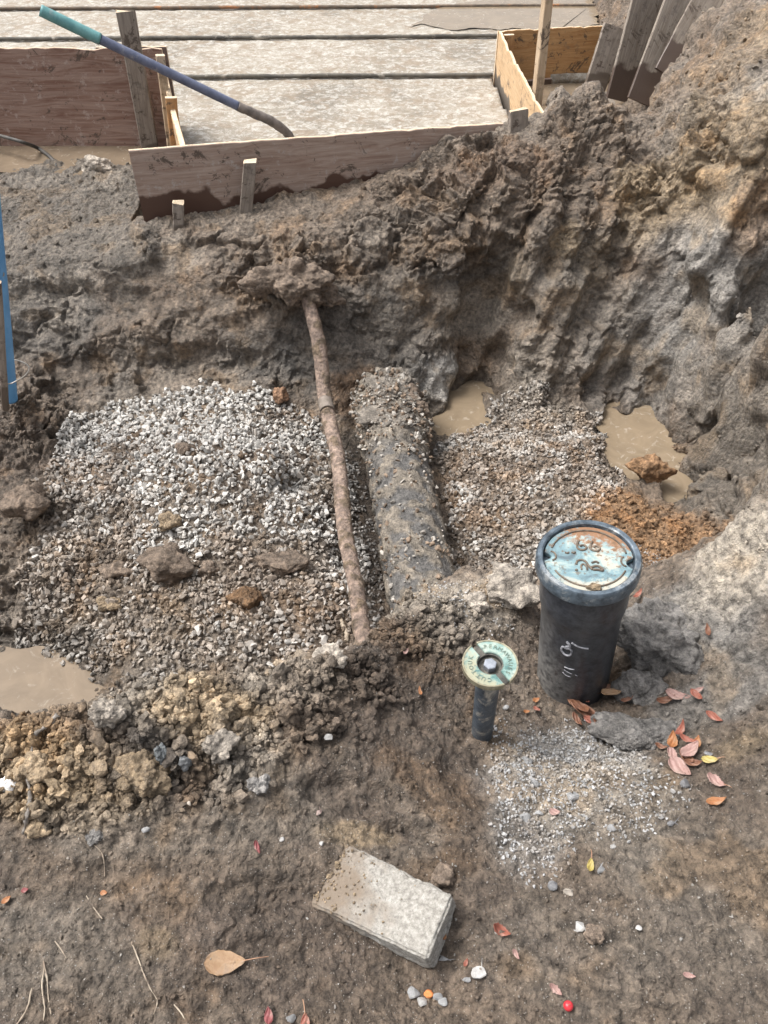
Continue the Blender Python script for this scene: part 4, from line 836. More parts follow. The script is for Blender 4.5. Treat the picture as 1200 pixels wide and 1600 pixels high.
ct = Vector(atz(766, 1036, .155)); cbm = Vector(atz(754, 1158, -.14)); cbm.y = ct.y
cx_ = (ct - cbm).normalized(); cl = (ct - cbm).length + .08
cbox = empty('curb_box', ct - cx_ * cl); cbox.rotation_mode = 'QUATERNION'; cbox.rotation_quaternion = Vector((0, 0, 1)).rotation_difference(cx_)
tag(cbox, 'slim curb box with a round slotted cap and hexagonal bolt', 'curb box')
me = lathe([(.0245, 0), (.0265, cl - .12), (.028, cl - .05), (.030, cl - .02), (.034, cl - .010), (.036, cl - .008)], 48, 'shaft', .0008, 5)
k = simple('shaft_iron', (.03, .04, .055), (.09, .11, .13), 40, .45, .1, .4, third=(.33, .31, .27), t3=.60); obj('shaft', me, k, cbox)
cap = obj('cap', lathe([(.020, cl - .016), (.052, cl - .014), (.0555, cl - .011), (.0555, cl - .007), (.053, cl - .0055), (.030, cl - .0055), (.026, cl - .0065), (.0255, cl - .018), (.0001, cl - .018)], 72, 'cap'), simple('cap_base', (.045, .045, .04), (.12, .11, .095), 50, .5, .3, .4, third=(.3, .27, .2)), cbox)
k = NT('patina'); v = k.coord(); a = k.noise(v, 30, 5, .7); c = k.noise(v, 90, 4, .7); xyz = k.add('ShaderNodeSeparateXYZ', {0: k.add('ShaderNodeTexCoord').outputs['Object']})
b = k.ramp(a, [(.38, (.08, .17, .16)), (.5, (.22, .33, .30)), (.64, (.38, .43, .37))])
sx_ = k.math('ADD', k.math('MULTIPLY', k.math('ADD', xyz.outputs[0], xyz.outputs[1]), -12.0), k.math('MULTIPLY', k.math('SUBTRACT', a, .5), 3.0))
b = k.mix(k.ramp(sx_, [(.25, (0, 0, 0)), (.6, (.85, .85, .85))]), b, (.33, .31, .21)); b = k.mix(k.ramp(c, [(.58, (0, 0, 0)), (.68, (.7, .7, .7))]), b, (.12, .15, .13)); k.set('Base Color', b); k.set('Roughness', .5); k.set('Metallic', .15); k.set('Normal', k.bump(c, .4, .002)); M['patina'] = k.m
M['patrim'] = simple('worn_bronze', (.20, .18, .12), (.40, .37, .27), 60, .4, .4, .3, third=(.16, .17, .14))
M['dkletter'] = simple('dark_lettering', (.10, .14, .12), (.20, .25, .20), 60, .6, .2)
SLW = .0075; sa = R(-58)
def seg_poly(sgn, ro, ri, slw):
    ao, ai = math.asin(slw / ro), math.asin(slw / ri); P = [(ro * math.cos(t), ro * math.sin(t)) for t in np.linspace(ao, math.pi - ao, 40)] + [(ri * math.cos(t), ri * math.sin(t)) for t in np.linspace(math.pi - ai, ai, 26)]
    P = [(x, y * sgn) for x, y in P]; return [(x * math.cos(sa) - y * math.sin(sa), x * math.sin(sa) + y * math.cos(sa)) for x, y in P]
FONT = None
def text_mesh(ch, size, depth):
    cu = bpy.data.curves.new('t', 'FONT'); cu.body = ch; cu.size = size; cu.extrude = depth; cu.align_x = 'CENTER'; cu.resolution_u = 2
    ob = bpy.data.objects.new('t', cu); C.collection.objects.link(ob); dg = bpy.context.evaluated_depsgraph_get(); me = bpy.data.meshes.new_from_object(ob.evaluated_get(dg)); bpy.data.objects.remove(ob); return me
for sgn, word, ca_, step in ((1, 'PERMAWAUES', None, 15), (-1, 'CUTTOUK', None, 17)):
    s_ = obj('raised_segment', extrude_poly(seg_poly(sgn, .0585, .0285, SLW), cl - .0055, cl, 'raised_segment', .0012), M['patina'], cap)
    s2 = obj('raised_rim', extrude_poly(seg_poly(sgn, .0600, .0560, SLW), cl - .0125, cl + .0015, 'raised_rim', .0008), M['patrim'], cap)
    mid_a = sa + (math.pi / 2) * sgn; mes = []
    for i, ch in enumerate(word):
        m_ = text_mesh(ch, .0135, .0006); an = mid_a - R(step) * (i - (len(word) - 1) / 2)
        m_.transform(Matrix.Translation((.0385 * math.cos(an), .0385 * math.sin(an), cl + .0006)) @ Matrix.Rotation(an - math.pi / 2, 4, 'Z')); mes.append(m_)
    jm = join(mes, 'raised_lettering'); jm.polygons.foreach_set('use_smooth', [False] * len(jm.polygons)); obj('raised_lettering', jm, M['dkletter'], cap)
hx = [(.0145 * math.cos(R(60 * i + 12)), .0145 * math.sin(R(60 * i + 12))) for i in range(6)]
obj('hex_bolt', extrude_poly(hx, cl - .017, cl - .001, 'hex_bolt', .0012), simple('bolt_steel', (.22, .24, .28), (.40, .43, .48), 40, .35, .5), cbox)

# ------------------------------------------------------------------ concrete block
def project_block():
    z0 = -.005
    c = [Vector(atz(545, 1318, z0 + .004)), Vector(atz(709, 1398, z0 + .045)), Vector(atz(667, 1500, z0 + .042)), Vector(atz(483, 1412, z0 - .012))]
    return c
c4 = project_block(); th = .075
bm = bmesh.new(); top = [bm.verts.new(p) for p in c4]; nrm = (c4[1] - c4[0]).cross(c4[3] - c4[0]).normalized()
if nrm.z < 0: nrm = -nrm
bot = [bm.verts.new(p - nrm * th) for p in c4]
bm.faces.new(top); bm.faces.new(bot[::-1])
for i in range(4): j = (i + 1) % 4; bm.faces.new((top[i], bot[i], bot[j], top[j]))
bmesh.ops.recalc_face_normals(bm, faces=bm.faces[:]); bmesh.ops.bevel(bm, geom=bm.edges[:], offset=.0045, segments=3, affect='EDGES')
bmesh.ops.subdivide_edges(bm, edges=[e_ for e_ in bm.edges if e_.calc_length() > .02], cuts=50, use_grid_fill=True)
bm.verts.ensure_lookup_table(); V = np.array([v_.co for v_ in bm.verts]); bm.normal_update(); Nn = np.array([v_.normal for v_ in bm.verts])
edge_d = np.min([np.abs((V - np.array(c4[i])) @ np.cross(np.array((c4[(i + 1) % 4] - c4[i]).normalized()), np.array(nrm))) for i in range(4)], 0)
dd = .0022 * fbm(V, 30, 4, 81) + .0012 * fbm(V, 150, 3, 82) - .010 * np.clip(fbm(V, 22, 3, 83) - .12, 0, 1) * (edge_d < .012)
pit_c = np.array(Vector(atz(582, 1414, .02))); pr = np.linalg.norm((V - pit_c) * (1, .8, .3), axis=1) + .004 * fbm(V, 60, 2, 84); dd = dd - .007 * (1 - sst(.004, .009, pr))
V = V + Nn * dd[:, None]
for v_, p in zip(bm.verts, V): v_.co = p
bmesh.ops.triangulate(bm, faces=[f for f in bm.faces if len(f.verts) > 4])
cen = sum(c4, Vector()) / 4; bmesh.ops.translate(bm, verts=bm.verts[:], vec=-cen); me = bpy.data.meshes.new('concrete_block'); bm.to_mesh(me); bm.free(); me.polygons.foreach_set('use_smooth', [True] * len(me.polygons))
k = NT('block_concrete'); v = k.coord(); a = k.noise(v, 14, 5, .65); c = k.noise(v, 110, 5, .75); d = k.noise(v, 300, 2, .7); xyz = k.add('ShaderNodeSeparateXYZ', {0: k.add('ShaderNodeTexCoord').outputs['Object']})
b = k.ramp(c, [(.33, (.15, .142, .13)), (.5, (.30, .288, .26)), (.68, (.45, .44, .41))])
w_ = k.math('ADD', k.math('MULTIPLY', k.math('SUBTRACT', xyz.outputs[0], k.math('MULTIPLY', xyz.outputs[1], .2)), -8.5), k.math('MULTIPLY', k.math('SUBTRACT', a, .5), 3.4))
b = k.mix(k.ramp(w_, [(-.0, (.12, .12, .12)), (.80, (.95, .95, .95))]), b, (.185, .145, .108)); b = k.mix(k.ramp(d, [(.62, (0, 0, 0)), (.70, (.6, .6, .6))]), b, (.12, .11, .10))
b = k.mix(k.ramp(k.add('ShaderNodeVectorMath', {0: v, 1: tuple(Vector(pit_c) - cen)}, operation='DISTANCE').outputs['Value'], [(.004, (1, 1, 1)), (.0095, (0, 0, 0))]), b, (.07, .055, .045))
k.set('Base Color', b); k.set('Roughness', .9); k.set('Normal', k.bump(c, .55, .004)); o = obj('concrete_block', me, k.m); o.location = cen; tag(o, 'pale grey concrete block tilted in the soil, muddy at one end', 'concrete block')

uv = rng.random((150, 2)); uv[:, 0] = rng.beta(.8, 3.6, 150); q4 = [np.array(p) for p in c4]
pb = ((1 - uv[:, :1]) * (1 - uv[:, 1:]) * q4[0] + uv[:, :1] * (1 - uv[:, 1:]) * q4[1] + uv[:, :1] * uv[:, 1:] * q4[2] + (1 - uv[:, :1]) * uv[:, 1:] * q4[3])
sb = (.0008 + .0055 * rng.beta(1.1, 5, 150)) * (1.25 - uv[:, 0])
scatter('soil_crumbs', pb + np.array([0, 0, .001]), sb, np.array(TAN * .85)[None] * (.6 + .8 * rng.random((150, 1))), np.full(150, .2), LT, M['clod'], 'crumbs of brown soil lying on the concrete block', False)
# ------------------------------------------------------------------ single stones and clods
def lump(name, u, v, rpx, c, label, cat, sub=4, seed=1, flat=(1, .85, .7), amp=.45, sink=.3, at=None, mat='clod', group=None, fine=.25, spin=0, freq=1.3):
    p = hit(u, v + rpx * .3) if at is None else np.array(at); s = rpx * px(p); V_, F_ = lump_template(sub, 400 + seed, amp, flat, fine, freq)
    a_ = R(spin); V_ = V_ @ np.array([[math.cos(a_), math.sin(a_), 0], [-math.sin(a_), math.cos(a_), 0], [0, 0, 1]]); V_ = V_ * s
    Nn_ = V_ / (np.linalg.norm(V_, axis=1)[:, None] + 1e-9); u_ = (V_ + seed).astype(np.float32); fa_, fb_, _ = worley(u_, 70, seed); fc_, fd_, _ = worley(u_, 170, seed + 1); V_ = V_ + Nn_ * (min(1, s / .02) * (.0035 * (sst(0, .6, fb_ - fa_) - .5) + .0016 * (sst(0, .6, fd_ - fc_) - .5) + .003 * fbm(u_, 50, 4, seed)))[:, None]
    cl_ = 1.3 * np.array(c) * (1 + .5 * fbm(V_ / s + seed, 2.2, 4, seed))[:, None]; loc = np.array([p[0], p[1], gz(p[0], p[1]) + s * flat[2] * (1 - 2 * sink)]) if at is None else p
    o = obj(name, np_mesh(name, V_, F_, np.clip(cl_, .02, .8), np.full(len(V_), .15)), M[mat]); o.location = loc; tag(o, label, cat, group); return o
G = 'large soil clods beside the valve box'
lump('soil_clod', 606, 640, 40, PALE * .5, 'gravelly soil heaped over the far end of the thick pipe', 'clod', 6, 61, (1, 1.3, .32), .35, .2, fine=.6, at=(.03, 3.36, -.885))
lump('soil_clod', 606, 700, 32, PALE * .45, 'flat gravelly clod on top of the pipe bell end', 'clod', 5, 63, (1.1, 1, .3), .35, .2, fine=.6, at=(.03, 3.17, -.88))
lump('soil_clod', 640, 640, 30, BROWN, 'brown soil lump on the right shoulder of the thick pipe', 'clod', 5, 62, (.8, 1.3, .6), .5, .3, fine=.5, at=(.13, 3.30, -.93))
lump('soil_clod', 1045, 975, 80, GREY * .50, 'big rounded grey soil boulder right of the valve box', 'clod', 6, 1, (1, .95, .7), .28, .60, fine=.5, freq=1.1)
lump('soil_clod', 1000, 1132, 68, GREY * .40, 'long grey soil clod between the leaf drifts below the valve box', 'clod', 6, 2, (1, .42, .40), .3, .40, spin=-12, fine=.4, freq=1.8)
lump('soil_clod', 1000, 1065, 36, GREY * .55, 'grey soil clod wedged between the valve box and the big boulder', 'clod', 5, 3, (1, .8, .7), .4, .35)
lump('soil_clod', 745, 940, 17, PALE * 1.1, 'pale stone on the soil crest left of the valve box', 'stone', 4, 4, sink=.25)
lump('soil_clod', 800, 905, 42, PALE * .8, 'rough pale clod touching the left side of the valve box', 'clod', 5, 5, (1, .8, .6), .5, .45)
lump('soil_clod', 452, 420, 52, BROWN * .95, 'mud clump at the top of the thin pipe, under the long board', 'clod', 6, 64, (1.3, .8, .6), .7, .60, fine=.5, freq=1.4)
lump('soil_clod', 265, 875, 38, BROWN * .85, 'dark brown clod lying in the middle of the white gravel', 'clod', 5, 6, (1, .75, .6), .5, .3)
lump('soil_clod', 385, 932, 26, ORANGE * .5, 'orange tinged clod at the lower right of the white gravel', 'clod', 5, 7, (1, .75, .6), .5, .25)
lump('soil_clod', 268, 815, 20, TAN * .65, 'tan clod above the dark brown one in the gravel', 'clod', 4, 8)
lump('soil_clod', 185, 888, 24, BROWN, 'flat brown clod left of the dark brown clod in the gravel', 'clod', 4, 9, (1, .6, .45))
lump('soil_clod', 172, 942, 20, TAN * .6, 'small flat tan clod above the near left puddle', 'clod', 4, 10, (1, .6, .45))
lump('soil_clod', 328, 890, 17, BROWN * .9, 'small round clod right of the dark brown clod in the gravel', 'clod', 4, 11)
lump('soil_clod', 438, 622, 13, col(.22, .13, .08), 'small round orange clod at the top edge of the gravel heap', 'clod', 4, 12, (1, .95, .9), .3, .2)
lump('soil_clod', 45, 795, 34, BROWN * .9, 'angular brown clod at the left edge of the pit', 'clod', 5, 13, (1, .8, .7))
lump('soil_clod', 290, 700, 14, BROWN, 'small brown clod high on the white gravel heap', 'clod', 4, 14)
lump('soil_clod', 1015, 733, 30, ORANGE * .85, 'orange clod standing at the edge of the right puddle', 'clod', 5, 15, (1, .7, .75), .5, .3)
lump('soil_clod', 445, 870, 40, BROWN * .85, 'wide brown mud clod beside the thin pipe', 'clod', 5, 16, (1, .5, .35), .5, .35)
lump('soil_clod', 692, 1366, 17, BROWN * 1.1, 'round brown clod just above the upper corner of the block', 'clod', 4, 17, (1, .95, .8), .3, .25)
lump('soil_clod', 930, 1457, 14, BROWN * 1.25, 'brown clod between two pale stones on the trodden soil', 'clod', 4, 18, (1, .9, .8))
lump('stone', 515, 1024, 23, PALE * .95, 'pale pinkish rock on the spoil crest by the thin pipe', 'stone', 5, 19, (1, .8, .65), .3, .15, mat='clod')
lump('stone', 745, 252, 1, GREY, 'x', 'stone') if False else None
lump('stone', 404, 1222, 17, GREY * .85, 'speckled whitish stone on the slope of the spoil heap', 'stone', 5, 20, (1, .75, .7), .6, .25)
lump('stone', 14, 1224, 13, col(.58, .57, .55), 'white stone at the left edge beside the long stick', 'stone', 4, 21, (1, .8, .7), .5, .2, mat='stone')
lump('stone', 43, 1264, 8, TAN * 1.2, 'small tan stone left of the foot of the long stick', 'stone', 4, 22, mat='stone')
lump('clay_lump', 255, 1180, 17, col(.13, .14, .145), 'blue grey clay lump standing on the spoil heap', 'clay lump', 5, 23, (.6, .8, 1.2), .4, .3)
lump('clay_lump', 292, 1190, 12, col(.15, .155, .16), 'smaller blue grey clay lump right of the standing one', 'clay lump', 4, 24, (.9, .8, .9))
lump('soil_clod', 228, 1200, 36, TAN * .6, 'big tan and brown clod in the middle of the spoil heap', 'clod', 6, 25, (1, .9, .75), .5, .35, fine=.35)
lump('soil_clod', 60, 1290, 17, TAN, 'yellow clod at the foot of the long stick', 'clod', 4, 26)
lump('soil_clod', 55, 1195, 24, TAN * .9, 'tan clod right of the long stick', 'clod', 5, 27, (1, .8, .6), .5)
lump('soil_clod', 165, 1110, 26, PALE * .72, 'pale crumbly clod on the crest of the spoil heap', 'clod', 5, 28, (1, .8, .7), .55)
lump('soil_clod', 345, 1165, 22, PALE * .70, 'pale crumbly clod on the right slope of the spoil heap', 'clod', 5, 29, (1, .9, .8), .6)
lump('soil_clod', 150, 1305, 12, GREY * .6, 'grey clod below the spoil heap', 'clod', 4, 30)
def stone(u, v, r, c, lb, sd_, n=12):
    p = hit(u, v + r * .2); s = r * px(p); bm = bmesh.new(); rg = np.random.default_rng(sd_); q = rg.normal(size=(n, 3)); q /= np.linalg.norm(q, axis=1)[:, None]; q *= (1, .8, .62)
    for x in q: bm.verts.new(x * s)
    bmesh.ops.convex_hull(bm, input=bm.verts[:]); bmesh.ops.bevel(bm, geom=bm.edges[:], offset=s * .09, segments=2, affect='EDGES'); bmesh.ops.triangulate(bm, faces=bm.faces[:]); bm.verts.index_update()
    V_ = np.array([x.co for x in bm.verts]); F_ = np.array([[x.index for x in f.verts] for f in bm.faces]); bm.free()
    o = obj('stone', np_mesh('stone', V_, F_, np.clip(np.array(c) * (1 + .3 * fbm(V_ / s, 2, 3, sd_))[:, None], .02, .8), np.full(len(V_), .3), False), M['stone']); o.location = (p[0], p[1], gz(p[0], p[1]) + s * .25); tag(o, lb, 'stone', 'loose stones on the trodden soil')
W_, L_, D_ = col(.42,.41,.395), col(.28,.28,.28), col(.17,.17,.175)
for u, v, r, c, lb in [(748,1519,14,W_,'whitish angular stone right of the lower tip of the block'),(730,1528,8,L_,'narrow grey stone touching the whitish angular one'),(645,1550,12,L_,'grey stone left of the orange bit below the block'),(658,1564,11,W_*.9,'pale stone just below the grey stone under the block'),(684,1558,10,L_*.9,'flat grey stone right of the orange bit'),(692,1564,9,L_,'lowest grey stone of the cluster below the block'),(694,1500,10,L_,'grey stone against the lower tip of the block'),(903,1446,12,W_,'white flat stone right of the red curled leaf'),(887,1444,0.1,L_,''),(997,1450,6,W_,'small white stone alone on the trodden soil at the right'),(938,1357,9,L_*.9,'pale grey stone touching the small yellow leaf'),(863,1383,11,D_,'dark grey stone below the small yellow leaf'),(887,1394,10,PALE*.9,'tan stone right of the dark grey stone'),(893,1243,13,L_,'angular grey stone at the lower right of the crushed stone'),(822,1278,14,L_,'large angular grey stone at the foot of the crushed stone'),(842,1272,9,L_*1.1,'smaller grey stone beside the large angular one'),(822,1188,12,L_*1.1,'big pale stone in the upper part of the crushed stone'),(834,1222,12,L_*.9,'square grey stone in the middle of the crushed stone'),(955,1293,9,L_,'upright grey stone below the crushed stone'),(1070,1223,11,D_*.9,'black stone under the pink leaf drift'),(1106,1178,8,D_*1.3,'blue grey stone above the round yellow leaf'),(1048,1286,7,D_,'small dark stone below the pink leaf drift'),(1033,1278,5,W_,'tiny white stone beside the small dark one'),(514,1156,9,W_*.9,'white stone alone below the spoil crest'),(228,1296,8,L_,'oval grey stone at the foot of the spoil heap'),(298,1254,7,PALE*1.2,'small squarish tan stone at the foot of the spoil heap'),(440,1310,6,W_,'small white stone on the bare soil above the block'),(504,1317,6,W_,'white stone by the top corner of the block'),(496,1268,8,col(.4,.3,.27),'pinkish stone above the top corner of the block'),(692,1406,0.1,L_,''),(697,1438,6,W_,'small white stone right of the block'),(790,1105,7,L_,'grey stone right of the curb box shaft'),(745,1525,0.1,L_,''),(455,1590,9,L_*.6,'dark stone at the bottom edge between two leaves'),(958,1322,6,W_*.8,'pale stone right of the yellow leaf')]:
    if r > 1: stone(u, v, r * .88, c, lb, int(u * 7 + v))

# ------------------------------------------------------------------ sticks and roots
M['bark'] = simple('grey_bark', (.16, .14, .12), (.33, .30, .27), 30, .9, 0, .8, (1, 1, 1))
M['root'] = simple('pale_root', (.26, .20, .15), (.42, .36, .28), 30, .9, 0, .5)
def stick(name, pts, r_, mat, label, lift=.3, cat='stick', sub=None, group=None):
    P = []
    for i, (u, v) in enumerate(pts): p = hit(u, v); P.append((p[0], p[1], p[2] + (r_ if not isinstance(r_, list) else r_[i]) * lift))
    me = tube(P, r_ if isinstance(r_, list) else [r_] * len(P), 10, (r_ if not isinstance(r_, list) else r_[0]) * .8, len(pts), .003, 90)
    o = obj(name, me, M[mat]); tag(o, label, cat, group); return o
s1 = stick('stick', [(92, 1120), (76, 1136), (56, 1152), (50, 1180), (46, 1215), (48, 1250), (44, 1275), (38, 1303)], [.0045, .004, .0055, .0035, .0035, .004, .0048, .002], 'bark', 'long crooked grey stick on the spoil at the left', 1.6)
stick('stick', [(529, 955), (534, 975), (541, 990), (541, 1004)], [.008, .009, .009, .009], 'root', 'short pale stick beside the foot of the thin pipe', .8)
stick('root', [(206, 1472), (215, 1495), (224, 1520), (235, 1545), (246, 1565), (240, 1585)], [.0014, .0013, .0012, .0011, .001, .0006], 'root', 'fine pale root left of the big tan leaf', 1, 'root')
stick('root', [(68, 1502), (74, 1530), (76, 1560), (80, 1585)], [.0012, .0014, .0012, .0008], 'root', 'fine root at the lower left, curling down', 1, 'root')
stick('root', [(70, 1510), (66, 1540), (70, 1575), (68, 1595)], [.001, .0012, .0012, .0008], 'root', 'second fine root crossing the lower left one', 1, 'root')
stick('root', [(50, 1545), (45, 1570), (36, 1588), (26, 1602)], [.0018, .002, .0017, .0012], 'root', 'thicker forked root in the lower left corner', 1, 'root')
stick('root', [(135, 1400), (148, 1420), (160, 1436)], [.0009, .001, .0006], 'root', 'short fine root on bare soil below the spoil', 1, 'root')
stick('root', [(86, 1471), (96, 1484), (104, 1498)], [.0009, .001, .0006], 'root', 'short fine root above the lower left pair', 1, 'root')
stick('root', [(272, 1570), (284, 1584), (292, 1600)], [.0009, .001, .0006], 'root', 'short fine root at the bottom edge', 1, 'root')
stick('root', [(130, 1290), (142, 1315), (160, 1335), (164, 1370)], [.0007, .0008, .0007, .0005], 'root', 'hair thin root below the spoil heap', 1.5, 'root')

# ------------------------------------------------------------------ leaves
def leaf_mat(name, c1, c2, c3):
    k = NT(name); v = k.coord(); n = k.noise(v, 45, 5, .7); b = k.ramp(n, [(.35, c1), (.6, c2)]); b = k.mix(k.ramp(k.noise(v, 90, 4, .7), [(.60, (0, 0, 0)), (.68, (.7, .7, .7))]), b, c3)
    b = k.mix(1.0, b, (.58, .60, .64), 'MULTIPLY'); b = k.mix(k.ramp(k.noise(v, 25, 5, .7), [(.5, (0, 0, 0)), (.66, (.6, .6, .6))]), b, (.20, .15, .115)); k.set('Base Color', b); k.set('Roughness', .55); k.set('Normal', k.bump(k.noise(v, 160, 3, .6), .4, .002)); return k.m
LM = {'tan': leaf_mat('tan_leaf', (.42, .24, .12), (.58, .37, .20), (.25, .13, .06)), 'red': leaf_mat('red_leaf', (.36, .10, .06), (.50, .20, .13), (.18, .06, .04)), 'orange': leaf_mat('orange_leaf', (.48, .17, .06), (.62, .30, .12), (.25, .09, .04)),
      'pink': leaf_mat('pink_leaf', (.48, .27, .22), (.62, .40, .33), (.34, .16, .12)), 'brown': leaf_mat('brown_leaf', (.20, .08, .045), (.36, .16, .08), (.10, .045, .03)), 'yellow': leaf_mat('yellow_leaf', (.58, .43, .10), (.68, .55, .20), (.35, .22, .08)), 'crimson': leaf_mat('crimson_leaf', (.30, .06, .06), (.42, .13, .12), (.5, .35, .3))}
M['stem'] = simple('leaf_stalk', (.25, .13, .08), (.40, .24, .15), 60, .7)
def leaf(u, v, Lpx, wr, ang, mat, label, curl=.3, fold=.3, tip=.12, stem=.25, seed=0, lift=.003, group=None, roll=0.0, torn=0.0):
    """ang: degrees, 0 points right in the picture, counter clockwise; curl bends along, fold across the midrib"""
    p = hit(u, v); Lpx = Lpx * (.8 if Lpx < 55 else .92); s = Lpx * px(p); n = 18; m_ = 8; r = random.Random(seed + int(u) + int(v)); V_, F_ = [], []
    for i in range(n + 1):
        t = i / n; w = wr * .5 * s * (math.sin(math.pi * min(1, t ** .8)) ** .75 * (1 - .25 * t) + .01) * (1 + r.uniform(-.05, .05) - (torn + .06 * (curl > .2)) * r.random())
        for j in range(-m_, m_ + 1):
            y = w * j / m_; x = s * (t - .5) ; z = curl * s * (t - .5) ** 2 * 2 + fold * abs(y) + (.03 if tip < .2 and curl > .15 else .01) * s * math.sin(9 * t + j * .7 + seed) - .006 * s * (math.cos(t * 60 - abs(j) * 1.2) > .75) * (abs(j) > 1)
            if roll: a_ = y / (wr * .5 * s + 1e-6) * roll; rad_ = wr * .5 * s / roll; z += rad_ * (1 - math.cos(a_)); y = rad_ * math.sin(a_)
            V_.append((x, y, z + .0009 * (j == 0)))
    w2 = 2 * m_ + 1
    for i in range(n):
        for j in range(w2 - 1): F_.append((i * w2 + j, i * w2 + j + 1, (i + 1) * w2 + j + 1, (i + 1) * w2 + j))
    me = bpy.data.meshes.new('leaf'); me.from_pydata(V_, [], F_); me.polygons.foreach_set('use_smooth', [True] * len(F_)); me.update()
    o = obj('leaf', me, LM[mat]); md = o.modifiers.new('thick', 'SOLIDIFY'); md.thickness = .0005; md.offset = 0
    nn = gnorm(p[0], p[1], .03); tl = .0 if seed in (1, 9, 11) else .28; nn = (nn + Vector((r.uniform(-tl, tl), r.uniform(-tl, tl) - tl * .5, 1))).normalized(); a_ = R(ang); X = Vector((math.cos(a_), math.sin(a_) / .9, 0)); X = (X - nn * X.dot(nn)).normalized(); Y = nn.cross(X)
    o.matrix_world = Matrix.Translation(Vector((p[0], p[1], gz(p[0], p[1]) + lift))) @ Matrix((X, Y, nn)).transposed().to_4x4(); tag(o, label, 'leaf', group)
    if stem: st_ = obj('leaf_stalk', tube([(s * .5 - .004, 0, curl * s * .5), (s * (.5 + stem * .5), .002, curl * s * .5 + .003), (s * (.5 + stem), .004, curl * s * .4)], [.0011, .0009, .0007], 8, step=.003), M['stem'], o)
    return o
leaf(352,1505,60,.62,5,'tan','large tan oval leaf with a long stalk on bare soil at the lower left',.12,.08,stem=.55,seed=1,lift=.004)
leaf(420,1588,26,.65,100,'crimson','dark red speckled leaf at the bottom edge',.3,.2,stem=0,seed=2)
leaf(477,1596,24,.7,95,'red','reddish leaf with an upright stalk at the bottom edge',.2,.2,stem=.8,seed=3)
leaf(783,1456,32,.7,-25,'red','red curled leaf right of the concrete block',.9,.5,stem=0,seed=4,torn=.3)
leaf(806,1492,18,.6,-60,'pink','small pink leaf below the red curled leaf',.5,.3,stem=0,seed=5,torn=.3)
leaf(868,1547,24,.7,-40,'pink','dusty pink torn leaf above the red berry',.5,.3,stem=0,seed=6,torn=.4)
leaf(728,1505,14,.6,60,'red','small red leaf scrap above the whitish angular stone',.4,.3,stem=0,seed=7)
leaf(922,1354,28,.5,70,'yellow','small yellow curled leaf beside a pale grey stone',.5,.6,stem=.5,seed=8)
leaf(1108,1189,28,.62,-8,'yellow','round yellow leaf right of the pink leaf drift',.2,.1,stem=.4,seed=9,lift=.006)
leaf(1118,1223,34,.7,-45,'pink','folded pink leaf below the round yellow one',.5,.4,stem=.3,seed=10,torn=.2)
leaf(1118,1253,36,.5,8,'orange','orange leaf lying flat, lowest of the leaves at the right',.3,.2,stem=0,seed=11)
leaf(1062,1203,46,.65,-50,'pink','large pale pink leaf at the bottom of the leaf drift',.35,.35,stem=0,seed=12,lift=.006)
leaf(1075,1180,44,.6,35,'pink','pale pink leaf pointing up right in the leaf drift',.3,.4,stem=0,seed=13,lift=.016)
leaf(1049,1163,34,.6,70,'orange','bright orange leaf at the top left of the leaf drift',.6,.5,stem=0,seed=14,lift=.012)
leaf(1086,1167,28,.6,60,'orange','small orange leaf at the right tip of the leaf drift',.5,.4,stem=0,seed=15,lift=.014)
leaf(1082,1196,30,.6,-10,'brown','brown leaf under the right side of the leaf drift',.5,.4,stem=0,seed=16,lift=.008)
leaf(1062,1146,34,.45,50,'red','reddish leaf arching over the top of the leaf drift',.8,.4,stem=0,seed=17,lift=.012)
leaf(1032,1168,22,.6,-20,'brown','brown leaf at the left end of the leaf drift',.5,.3,stem=0,seed=18)
leaf(895,1107,62,.35,118,'brown','long dark brown leaf leaning on the foot of the valve box',.5,.6,stem=.2,seed=19,lift=0.022)
leaf(930,1090,70,.40,8,'brown','broad glossy brown leaf rolled against the valve box foot',.15,.2,stem=0,seed=20,lift=0.026,roll=1.3)
leaf(950,1096,36,.6,0,'tan','light brown leaf over the end of the rolled glossy leaf',.3,.2,stem=0,seed=21,lift=0.036,roll=1.2)
leaf(930,1136,48,.45,-15,'red','reddish leaf on the drift left of the long clod',.3,.2,stem=0,seed=22,lift=0.026)
leaf(916,1124,66,.34,-38,'brown','narrow brown leaf running along the long clod',.3,.5,stem=.2,seed=23,lift=0.024)
leaf(944,1148,52,.5,-25,'brown','crumpled brown leaf at the lower end of the long clod',.6,.5,stem=0,seed=24,lift=0.02,torn=.2)
leaf(964,1158,38,.5,-20,'red','dull red leaf at the tip of the leaf line below the long clod',.6,.4,stem=0,seed=25,lift=0.018)
leaf(1058,1092,44,.5,-25,'pink','pink brown leaf right of the big soil boulder',.4,.4,stem=0,seed=26,lift=.010)
leaf(1040,1097,34,.5,5,'brown','orange brown leaf left of the pink brown one',.5,.3,stem=0,seed=27,lift=.008)
leaf(1086,1094,30,.5,-60,'red','red leaf on the soil slope right of the pink brown one',.4,.4,stem=0,seed=28,lift=.008)
leaf(1090,1082,20,.5,20,'pink','small pink leaf above the red one on the soil slope',.4,.4,stem=0,seed=29,lift=.010)
leaf(1115,1124,32,.45,-42,'red','lone narrow red leaf on the grey soil at the right',.4,.5,stem=0,seed=30,lift=.008)
leaf(1002,1042,28,.3,-45,'orange','narrow orange leaf on the face of the grey clods',.4,.4,stem=0,seed=31,lift=.012)
leaf(1024,1050,26,.5,-5,'brown','golden brown leaf tucked under the big soil boulder',.5,.3,stem=0,seed=32,lift=.010)
leaf(1003,1070,16,.4,-60,'orange','small orange leaf below the narrow orange one',.4,.3,stem=0,seed=33,lift=.010)
